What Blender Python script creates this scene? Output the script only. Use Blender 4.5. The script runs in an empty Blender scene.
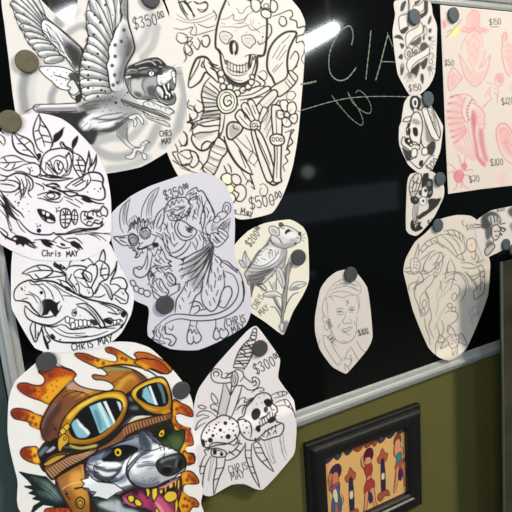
import bpy, bmesh, math, random
import numpy as np
from mathutils import Vector, Matrix

# ------------------------------------------------------------------ scene
C = bpy.context.scene.collection
sc = bpy.context.scene
sc.view_settings.view_transform = 'Standard'
sc.view_settings.look = 'None'
sc.view_settings.gamma = 1
sc.view_settings.use_curve_mapping = False
sc.view_settings.exposure = 0.0
rng = random.Random(7)

# camera solved from the edges of the board: wall plane is y = WALL, x along it, z up
F = 506.35
RM = np.array([[0.8773, 0.0897, -0.4716], [-0.1566, 0.9821, -0.1045], [0.4538, 0.1655, 0.8756]])
CZ = 1.6
WALL = 0.75

def px2uv(x, y, depth=WALL):
    """photo pixel -> metres along / down the wall, on the plane at this distance"""
    d = np.array([x - 256.0, y - 256.0, F])
    P = RM.T @ d
    P = P * depth / P[2]
    return P[0], P[1]

def uv2px(u, v, depth=WALL):
    P = RM @ np.array([u, v, np.full_like(u, depth)])
    return 256 + F * P[0] / P[2], 256 + F * P[1] / P[2]

def lin(c):
    c = np.asarray(c, float) / 255.0
    return np.where(c <= 0.04045, c / 12.92, ((c + 0.055) / 1.055) ** 2.4)

# ------------------------------------------------------------------ drawing on paper
INK = (26, 24, 26)
GLY = {
 '$': '6,1 3,0 1,2 2,4 5,5 6,7 4,9 1,8;4,-1 3,10', '0': '3,0 1,2 1,7 3,9 5,7 5,2 3,0', '1': '3,0 3,9',
 '2': '1,2 3,0 5,2 4,5 1,9 6,9', '3': '1,1 4,0 5,2 3,4 5,5 5,8 3,9 1,8', '7': '1,0 6,0 3,9', '5': '5,0 1,0 1,4 4,3 6,6 4,9 1,8',
 'C': '6,1 3,0 1,3 1,7 3,9 6,8', 'H': '1,0 1,9;5,0 5,9;1,5 5,4', 'R': '1,9 1,0 4,0 5,2 4,4 1,5 5,9',
 'I': '3,0 3,9', 'S': '5,1 3,0 1,2 3,4 5,6 4,9 1,8', 'M': '0,9 1,0 3,6 6,0 7,9', 'A': '0,9 3,0 6,9;1,6 5,6',
 'Y': '0,0 3,4 6,0;3,4 2,9', 'h': '1,0 1,9;1,5 3,4 4,5 4,9', 'r': '1,4 1,9;1,5 3,4 4,5', 'i': '2,4 2,9;2,1 2,2',
 's': '4,4 2,4 1,5 4,7 3,9 1,9', 'a': '4,5 2,4 1,6 2,9 4,7 4,4 4,9', 'y': '1,4 3,7;5,4 2,12', 'T': '0,0 6,0;3,0 3,9',
 'U': '1,0 1,7 3,9 5,7 5,0', 'G': '6,1 3,0 1,3 1,7 3,9 6,8 6,5 4,5', 'L': '1,0 1,9 5,9', 'F': '5,0 1,0 1,9;1,4 4,4',
 'E': '5,0 1,0 1,9 5,9;1,4 4,4', ' ': '', '-': '1,5 5,5', '^': '', '8': '3,4 1,2 3,0 5,2 3,4 1,6 3,9 5,6 3,4', '6': '5,0 2,3 1,6 3,9 5,7 3,5 1,6'}

def catmull(p, closed):
    n = len(p)
    if n < 3: return np.array(p, float)
    p = np.array(p, float); out = []
    rngk = range(n if closed else n - 1)
    for i in rngk:
        if closed: a, b, c, d = p[(i-1) % n], p[i], p[(i+1) % n], p[(i+2) % n]
        else: a, b, c, d = p[max(i-1, 0)], p[i], p[i+1], p[min(i+2, n-1)]
        k = max(2, min(8, int(np.hypot(*(c-b)) / 5) + 1))
        for t in np.arange(k) / k:
            out.append(0.5 * ((2*b) + (-a+c)*t + (2*a-5*b+4*c-d)*t*t + (-a+3*b-3*c+d)*t**3))
    if not closed: out.append(p[-1])
    return np.array(out)

class Art:
    """pigment of one sheet, kept at four samples to the millimetre or so"""
    def __init__(s, outline, base):
        s.o = np.array(outline, float)
        s.x0, s.y0 = s.o.min(0) - 2; x1, y1 = s.o.max(0) + 2
        s.W, s.H = int((x1 - s.x0) * 4) + 1, int((y1 - s.y0) * 4) + 1
        s.img = np.empty((s.H, s.W, 3), np.float32); s.img[:] = base
        s.fx = s.fy = 0.0; s.fs = 4.0; s.ink = INK; s.q = 1.0
    def P(s, t):
        r = []
        for a in t.split():
            x, y = a.split(',')
            r.append(((s.fx + float(x)/s.fs - s.x0)*4, (s.fy + float(y)/s.fs - s.y0)*4))
        return r
    def blend(s, xa, ya, al, col):
        h, w = al.shape
        X0, Y0, X1, Y1 = max(xa, 0), max(ya, 0), min(xa+w, s.W), min(ya+h, s.H)
        if X1 <= X0 or Y1 <= Y0: return
        a = al[Y0-ya:Y1-ya, X0-xa:X1-xa, None]
        s.img[Y0:Y1, X0:X1] = s.img[Y0:Y1, X0:X1]*(1-a) + np.asarray(col, np.float32)*a
    def stroke(s, p, w, col, al=1.0, soft=1.6, taper=False):
        p = np.asarray(p, float)
        if len(p) < 2: p = np.vstack([p, p + .01])
        r = w/2 + soft + 1
        xa, ya = int(p[:, 0].min()-r), int(p[:, 1].min()-r)
        W, H = int(p[:, 0].max()+r)-xa+1, int(p[:, 1].max()+r)-ya+1
        if W*H > 6e6 or W <= 0: return
        D = np.full((H, W), 1e3, np.float32)
        n = len(p) - 1
        for i in range(n):
            a, b = p[i], p[i+1]
            ww = w
            if taper: ww = w*(.6+.5*math.sin(math.pi*min(max((i+.5)/n, .0), 1)))
            bx0, by0 = max(int(min(a[0], b[0])-r)-xa, 0), max(int(min(a[1], b[1])-r)-ya, 0)
            bx1, by1 = int(max(a[0], b[0])+r)-xa+2, int(max(a[1], b[1])+r)-ya+2
            sub = D[by0:by1, bx0:bx1]
            Y, X = np.mgrid[by0:by0+sub.shape[0], bx0:bx0+sub.shape[1]]
            X = X + xa - a[0]; Y = Y + ya - a[1]
            dx, dy = b - a; L = dx*dx+dy*dy+1e-9
            t = np.clip((X*dx+Y*dy)/L, 0, 1)
            np.minimum(sub, np.hypot(X-t*dx, Y-t*dy) - ww/2, out=sub)
        s.blend(xa, ya, np.clip(.5 - D/soft, 0, 1)*al, col)
    def poly(s, p, col, al=1.0, blur=0):
        p = np.asarray(p, float); m = int(blur*2) + 2
        xa, ya = int(p[:, 0].min())-m, int(p[:, 1].min())-m
        W, H = int(p[:, 0].max())+m-xa+1, int(p[:, 1].max())+m-ya+1
        mask = np.zeros((H, W), bool); Xs = np.arange(W) + xa
        q = np.roll(p, -1, 0)
        for j in range(H):
            y = ya + j + .01
            k = ((p[:, 1] <= y) != (q[:, 1] <= y))
            if k.any():
                a, b = p[k], q[k]
                xs = a[:, 0] + (y-a[:, 1])*(b[:, 0]-a[:, 0])/(b[:, 1]-a[:, 1])
                mask[j] = ((Xs[:, None] > xs[None]).sum(1) % 2) == 1
        a = mask.astype(np.float32)
        b = max(1, int(blur*.7))
        for _ in range(3 if blur else 1):
            for ax in (0, 1):
                if blur == 0: b = 1
                cs = np.cumsum(np.pad(a, [(b+1, b) if k == ax else (0, 0) for k in (0, 1)]), axis=ax)
                n = a.shape[ax]; i = np.arange(n)
                a = (np.take(cs, i+2*b+1, ax) - np.take(cs, i, ax)) / (2*b+1)
                if blur == 0: break
        s.blend(xa, ya, a*al, col)
    def col(s, t):
        if ',' in t: return tuple(float(v) for v in t.split(','))
        v = float(t); return (v, v, v)
    def text(s, txt, x, y, size, ang, w, sp=1.0):
        ca, sa = math.cos(math.radians(ang)), math.sin(math.radians(ang))
        X0, Y0 = s.P('%f,%f' % (x, y))[0]; k = size/9*4/s.fs; cx = 0.0; cy = 0; kk = k
        for ch in txt:
            if ch == '^': kk = k*.55; cy = -1*k; continue
            for part in GLY.get(ch, '').split(';'):
                if not part: continue
                q = []
                for a in part.split():
                    gx, gy = map(float, a.split(','))
                    gx = cx + gx*kk*.74*sp; gy = gy*kk + cy
                    q.append((X0 + gx*ca - gy*sa, Y0 + gx*sa + gy*ca))
                s.stroke(catmull(q, False) if ch not in 'MAHTLEFIiYrh7y' else q, w, s.ink)
            cx += (4.0 if ch in 'I1i' else 7.6 if ch == 'M' else 5.0 if ch.islower() or ch == ' ' else 6.3)*kk*sp*.84
    def run(s, script):
        for ln in script.strip().splitlines():
            ln = ln.strip()
            if not ln or ln[0] == '#': continue
            head, _, pts = ln.partition('|')
            h = head.split(); c = h[0]; q_ = 4.0/s.fs
            if c == 'o': s.fx, s.fy, s.fs = map(float, h[1:4]); continue
            if c == 'k': s.ink = s.col(h[1]); continue
            if c == 't':
                x, y = map(float, pts.strip().split(','))
                s.text(h[4].replace('_', ' '), x, y, float(h[1]), float(h[2]), float(h[3])*q_, float(h[5]) if len(h) > 5 else 1.0); continue
            for grp in pts.split(';'):
                P = s.P(grp)
                if not P: continue
                if c == 'l': s.stroke(catmull(P, False), float(h[1])*q_, s.ink, taper=len(P) > 2)
                elif c == 'L': s.stroke(P, float(h[1])*q_, s.ink)
                elif c == 'c': s.stroke(catmull(P+P[:1], False) if len(P) < 3 else np.vstack([catmull(P, True), catmull(P, True)[:1]]), float(h[1])*q_, s.ink)
                elif c == 'f': s.poly(catmull(P, True), s.col(h[1]))
                elif c == 'F': s.poly(P, s.col(h[1]))
                elif c == 'B': s.poly(P, s.col(h[1])); s.stroke(P+P[:1], float(h[2])*q_, s.ink)
                elif c == 'b':
                    q = catmull(P, True); s.poly(q, s.col(h[1])); s.stroke(np.vstack([q, q[:1]]), float(h[2])*q_, s.ink)
                elif c == 'w': s.poly(catmull(P, True), s.col(h[1]), float(h[2]), float(h[3])*q_)
                elif c == 'r': s.stroke(catmull(P, False), float(h[1])*q_, s.col(h[2]), float(h[3]), float(h[4])*q_)
                elif c == 'd':
                    for q in P: s.stroke([q], float(h[1])*q_, s.ink, .85 if len(h) > 2 else 1, float(h[2]) if len(h) > 2 else 1.6)
                elif c == 'a':      # feather: base, tip
                    (ax, ay), (bx, by) = P[:2]; w = float(h[1])*q_; nx, ny = -(by-ay), bx-ax
                    L = math.hypot(nx, ny); nx /= L; ny /= L
                    q = [(ax+nx*w*.55, ay+ny*w*.55), (ax*.5+bx*.5+nx*w, ay*.5+by*.5+ny*w), (bx*.9+ax*.1+nx*w*.75, by*.9+ay*.1+ny*w*.75), (bx, by),
                         (bx*.88+ax*.12-nx*w*.7, by*.88+ay*.12-ny*w*.7), (ax*.5+bx*.5-nx*w, ay*.5+by*.5-ny*w), (ax-nx*w*.55, ay-ny*w*.55)]
                    q = catmull(q, True); s.poly(q, s.col(h[2]))
                    m = (ax*.45+bx*.55, ay*.45+by*.55)
                    sg = float(h[4]) if len(h) > 4 else 1
                    s.stroke([(ax, ay), m], w*.8, s.col(h[3]), .7, w*1.1)
                    s.stroke([(ax-nx*w*.45*sg, ay-ny*w*.45*sg), (bx*.94+ax*.06-nx*w*.45*sg, by*.94+ay*.06-ny*w*.45*sg)], w*.5, s.col(h[3]), .9, w*.8)
                    s.stroke([(ax*.7+bx*.3+nx*w*.5*sg, ay*.7+by*.3+ny*w*.5*sg), (bx*.92+ax*.08+nx*w*.4*sg, by*.92+ay*.08+ny*w*.4*sg)], w*.3, (240, 238, 232), .8, w*.5)
                    s.stroke(np.vstack([q, q[:1]]), 3.4, s.ink)
ART = {}
ART['eagle'] = '''
o 90 0 4
r 34 176 .75 20 | 245,60 225,140 185,195
r 30 175 .85 12 | 268,110 250,180 210,228
r 34 160 .85 16 | 355,290 378,380 350,510
o 90 90 4
r 30 168 .8 14 | 355,150 330,180 290,220
r 36 160 .85 16 | 15,235 80,265 150,262 225,225 268,150
r 30 178 .8 14 | 75,315 150,305 230,270
r 30 170 .8 14 | 20,212 90,190 160,190 215,130
r 22 205 .7 14 | 175,110 185,140
o 0 0 4
r 40 140 .85 20 | 110,285 92,350 100,440
r 30 195 .6 20 | 140,290 125,360 132,420
r 28 150 .85 14 | 222,345 205,385 205,410
r 28 150 .85 14 | 235,70 228,85 240,98
r 26 160 .8 14 | 275,130 310,108 348,100
r 20 200 .7 14 | 315,40 300,60
# left wing feathers
o 0 0 8
a 34 215 96 | 350,150 240,-60
a 30 220 90 | 335,165 190,-50
a 30 214 96 | 325,180 130,-60
a 30 222 90 | 320,190 85,-40
a 32 216 96 | 320,215 82,20
a 32 222 96 | 325,245 118,112
a 32 210 90 | 340,275 158,205
a 32 222 100 | 365,320 195,270
a 32 234 110 | 395,350 225,335
a 34 232 110 | 430,385 262,372
a 30 236 120 | 465,430 300,432
a 32 226 110 | 500,465 350,488
k 22
l 8 | 250,-10 300,60 360,130 440,200 512,255 600,330 680,410
l 5 | 78,20 95,50 112,110 130,160 155,220 185,265 205,315 240,365 290,420 340,480
d 12 | 190,108 185,208 235,185 290,302 340,260
o 0 0 4
# coverts
b 236 4 | 165,95 180,78 225,105 280,155 330,200 335,240 310,285 290,270 265,235 240,215 225,190 200,165 185,140 170,125
w 110 .8 14 | 215,125 270,160 325,205 325,260 300,270 265,225 240,185 215,150
w 45 .95 12 | 270,170 322,205 322,262 300,270 275,230 262,195
l 3 | 170,120 195,135 205,160 232,175 240,200 262,215 268,240 290,250 300,275;180,95 200,110 215,135;185,110 200,140 220,160
k 245
l 5 | 205,120 225,150 245,180 260,215 285,250
l 4 | 222,120 245,150;232,135 250,165
k 24
d 5 | 248,178 262,190 255,210 275,225 290,235 240,165
# middle wing
a 22 220 105 | 455,130 468,-20
a 22 230 110 | 445,120 430,-20
a 22 224 100 | 440,140 395,-20
a 22 228 100 | 440,155 362,-5
a 22 234 110 | 435,175 348,45
a 22 226 105 | 430,205 348,98
a 22 234 110 | 428,228 350,150
a 20 236 120 | 425,250 345,182
a 19 232 115 | 425,272 330,215
a 19 238 120 | 428,292 323,248
a 19 228 110 | 428,316 318,290
a 20 238 130 | 432,338 318,330
a 20 230 120 | 438,362 322,366
a 18 236 140 | 430,385 338,398
w 70 .6 12 | 440,130 425,240 432,300 440,360 425,330 412,250 420,180
d 10 | 375,138 390,215 355,268 340,240 352,300 352,320 400,320 352,352 405,360 378,60 400,90 390,385 420,20
d 4 | 366,220 374,170 420,275 362,320 372,352 410,340 450,60
k 120
r 3 90 .8 2 | 470,-5 460,60 450,125;420,0 440,100;380,10 425,130
k 24
l 5 | 322,190 330,215
l 4.5 | 355,0 345,45 345,98 352,150 342,182 328,215 320,250 316,290 317,335 322,372 338,400 370,405 412,395 432,378
# inner coverts of middle wing
o 90 0 4
b 232 4 | 125,70 118,95 98,120 92,150 78,175 72,205 76,230 66,262 72,290 76,325 82,355 100,368 125,360 140,335 138,290 150,250 176,200 170,150 150,85 148,0 128,0 120,45
w 130 .85 14 | 135,90 165,150 172,200 142,262 128,330 104,340 100,290 118,250 108,200 122,150
w 60 .8 12 | 160,150 172,198 145,250 130,320 118,325 128,265 140,220 145,180
k 245
l 5 | 122,80 112,120 100,150 96,185;108,120 95,160 88,200;90,200 82,240 88,290 95,330
k 84
d 15 | 100,180 135,120 125,165 100,225 88,262 98,300 150,215 110,330 92,340
d 6 | 118,325 80,180 130,60 150,150 120,290 136,250 140,185
k 24
l 6 | 150,-5 152,80 170,150 178,195 165,225 145,262 136,300 135,340
l 4 | 128,70 118,0;126,75 104,115 90,150 75,185 72,215 74,232 65,262 72,300 78,350 96,368 122,362 138,338
d 3 | 140,60 150,40 135,40 145,20
w 60 .6 6 | 128,0 148,0 150,80 128,60
# tail rod, tail and body
o 0 90 4
f 60 | 150,88 330,92 420,90 360,130 330,160 372,215 330,200 280,140 240,110 180,100
w 20 .9 8 | 200,95 320,100 330,130 315,150 350,200 300,160 250,120
b 200 4 | 132,68 150,58 230,56 320,52 345,62 330,80 250,86 160,84 138,82
r 10 90 .7 10 | 150,78 320,74
r 8 240 .8 6 | 150,64 320,60
k 24
l 3 | 98,88 130,72 160,62
o 90 0 4
f 196 | -40,405 20,400 60,380 100,370 130,350 140,300 165,370 200,420 215,450 180,470 150,520 100,530 20,540 -30,520 -30,470 -55,430
w 130 .7 20 | 60,380 130,350 150,400 200,440 180,470 100,440 60,420
w 235 .7 12 | -40,480 20,450 80,470 140,470 110,510 40,520 -20,530
w 95 .75 12 | 0,400 60,385 110,395 40,430 -20,450 -50,430
w 80 .75 10 | 0,500 80,500 150,465 190,455 150,490 100,520 20,545
k 40
l 3 | -45,430 0,408 60,402;-50,470 -10,440 40,430;-45,490 0,470;-20,500 30,480;0,520 50,500;60,510 110,490;100,500 150,470
d 8 | 105,410 60,365 150,370 100,410
d 4 | 75,400 120,430 132,410 60,430 85,440 150,425 140,380 90,385 40,395 50,445 110,450 170,430 30,420
# head
o 118 50 8
k 20
b 112 7 | 60,175 80,140 130,115 180,90 240,70 310,62 350,85 390,125 440,140 462,170 462,215 460,280 440,330 452,350 462,390 445,430 400,440 350,425 300,390 240,395 190,392 140,385 100,350 75,300 55,240
w 34 .9 8 | 80,130 150,100 230,75 320,68 380,120 330,160 290,150 200,160 110,170 90,150
w 30 .9 8 | 70,195 160,185 230,190 290,180 350,150 340,195 280,215 200,215 150,225 80,230
w 205 .85 9 | 105,245 135,230 165,240 195,225 190,300 210,350 180,375 140,360 105,320
w 175 .8 9 | 215,240 260,215 315,215 310,270 300,330 300,370 260,370 220,340 200,290
w 60 .8 10 | 230,300 290,290 295,370 250,365;130,330 190,350 180,380 140,370
r 12 205 .9 7 | 140,120 200,98 260,90 300,118
r 9 200 .9 6 | 165,150 215,140 262,150;280,80 320,80 345,105;330,132 370,140
r 10 190 .85 6 | 78,165 110,155 150,160
f 225 | 60,212 100,205 100,216 65,225
k 240
l 4 | 95,250 90,290 105,330 140,370 190,388;190,230 186,290 215,345 235,362;290,310 300,370 350,412 400,430
k 20
l 6 | 85,150 160,120 240,118 300,128 318,115 300,90;150,180 210,150 270,150 272,170;320,165 350,140 400,140;300,72 345,82 375,125
l 5 | 105,330 95,280 100,245;195,235 190,290 220,350
f 20 | 235,172 280,165 300,185 285,205 245,200
f 245 | 246,182 268,170 288,182 280,200 255,204
d 12 | 268,186
b 236 5 | 315,200 350,195 372,160 410,148 440,160 450,190 440,215 415,240 400,262 360,280 325,278 312,245
w 110 .8 5 | 365,170 390,152 425,150 400,170 375,185
w 130 .7 5 | 330,250 370,262 405,235 400,262 350,278
b 225 5 | 425,175 450,168 460,185 458,210 445,222 428,210
d 8 | 452,188
f 28 | 305,285 350,285 400,262 415,240 420,300 445,325 435,380 380,400 340,380 310,345
b 215 4 | 300,300 325,288 350,310 365,345 350,370 320,350 302,325
f 236 | 368,270 380,300 395,335 415,352 408,362 385,350 375,320 360,290
w 150 .9 4 | 320,330 350,365 340,375 312,350
f 246 | 436,222 458,222 462,270 452,272 440,245;345,360 352,395 362,365;372,370 385,398 392,368;400,350 412,385 420,352;425,330 445,370 445,330;395,275 410,262 405,320
k 20
l 5 | 436,222 440,250 455,275 460,225;300,290 290,330 300,370 340,415 400,438 445,428 462,395;305,300 310,345 345,385 400,400 440,385 440,335
l 3 | 346,362 352,395 362,366;374,370 386,398 392,370;402,352 412,385 420,354
k 90
l 3 | 455,150 480,138 520,140;460,185 490,190 525,188;440,140 455,115;335,225 350,220;340,245 355,240;365,215 375,222
# fletched arrow
k 22
b 228 5 | 208,430 230,405 270,402 350,425 440,480 445,505 400,500 330,470 250,455
w 110 .7 4 | 240,430 300,440 400,490 330,475
o 110 95 8
b 215 5 | 262,75 285,50 330,52 400,85 505,122 490,145 480,160 440,145 380,120 300,100
b 200 5 | 262,130 290,145 320,180 380,195 450,215 480,252 430,240 370,215 300,185
r 26 105 .95 8 | 95,45 180,75 280,110 380,150 470,190
r 8 40 .8 6 | 110,55 200,90 300,130 440,180
k 24
l 5 | 88,28 95,50 110,78;88,32 180,62 250,85 330,110 470,175;110,78 180,92 250,125 330,165 420,190
l 3 | 340,60 355,85;300,58 310,80;400,88 410,110;440,105 445,125;330,165 340,185;380,180 390,205;430,190 440,215
# rear body shading
o 60 80 8
w 236 .9 12 | 150,360 200,290 240,270 330,300 420,320 440,350 380,390 330,390 260,380 200,375
w 35 .95 9 | 0,255 130,258 190,250 220,275 160,320 120,360 160,400 250,400 300,410 260,512 180,460 90,370 0,300
w 222 .8 6 | 150,362 210,330 250,300 300,320 280,350 210,360
w 90 .8 8 | 180,190 240,200 300,180 250,240 200,240
w 55 .85 6 | 260,300 380,310 512,295 512,305 400,325 300,318;330,395 400,380 470,350 512,330 480,370 400,412
k 30
l 5 | 320,400 360,412 400,412 450,395
l 3 | 200,290 170,330 150,362;240,270 200,300;250,255 215,280;190,330 155,370;220,340 175,385;250,350 220,395
d 16 | 448,182
d 7 | 405,155 385,215 395,240 405,275 370,200 445,140
# legs
o 110 95 8
w 130 .9 8 | 55,290 100,240 140,220 140,300 130,350 90,340
l 5 | 50,290 58,325 85,350 130,400 180,435;140,260 135,320 145,370 190,410 240,420
b 225 5 | 175,160 215,150 240,165 262,190 268,225 262,235 245,215 225,185 205,180 215,215 205,250 185,248 192,215 180,195 150,190 150,170
l 4 | 205,165 225,185;190,180 205,200
b 218 5 | 190,425 240,420 250,385 290,365 320,380 300,382 285,400 275,430 260,455 290,480 290,512 265,512 255,480 235,450 210,450 200,490 175,512 130,505 125,485 155,480 180,455
l 3 | 255,400 275,410;265,380 280,395;205,455 215,470;245,455 260,470
o 90 90 4
k 50
l 3 | 0,160 40,165 100,160 150,115;30,130 90,120 150,92;0,120 60,100 130,90
k 30
t 22 -6 3 CHRS | 276,164
t 22 -10 3 MAY | 284,196
o 90 0 4
t 44 -12 3.4 $350^00 | 165,74
L 2.4 | 265,78 298,66
# leaf-like speckled wing behind
o 0 0 4
b 236 4 | 155,275 165,266 215,265 262,272 300,292 310,320 300,345 270,360 235,352 205,325 175,300
k 40
d 5 | 190,280 215,290 205,305 225,320 240,300 262,320 245,335 265,290
d 3 | 200,272 230,278 250,285 210,322 235,345 262,345 270,305
l 4 | 215,300 245,308 275,318
w 40 .85 4 | 275,295 312,290 318,320 300,330 280,320
b 215 4 | 272,330 290,318 305,335 320,350 310,372 290,380 275,365 282,350 270,345
f 40 | 300,330 325,350 325,400 305,410 300,385 318,370
l 4 | 270,365 290,392 308,400
'''
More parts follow.
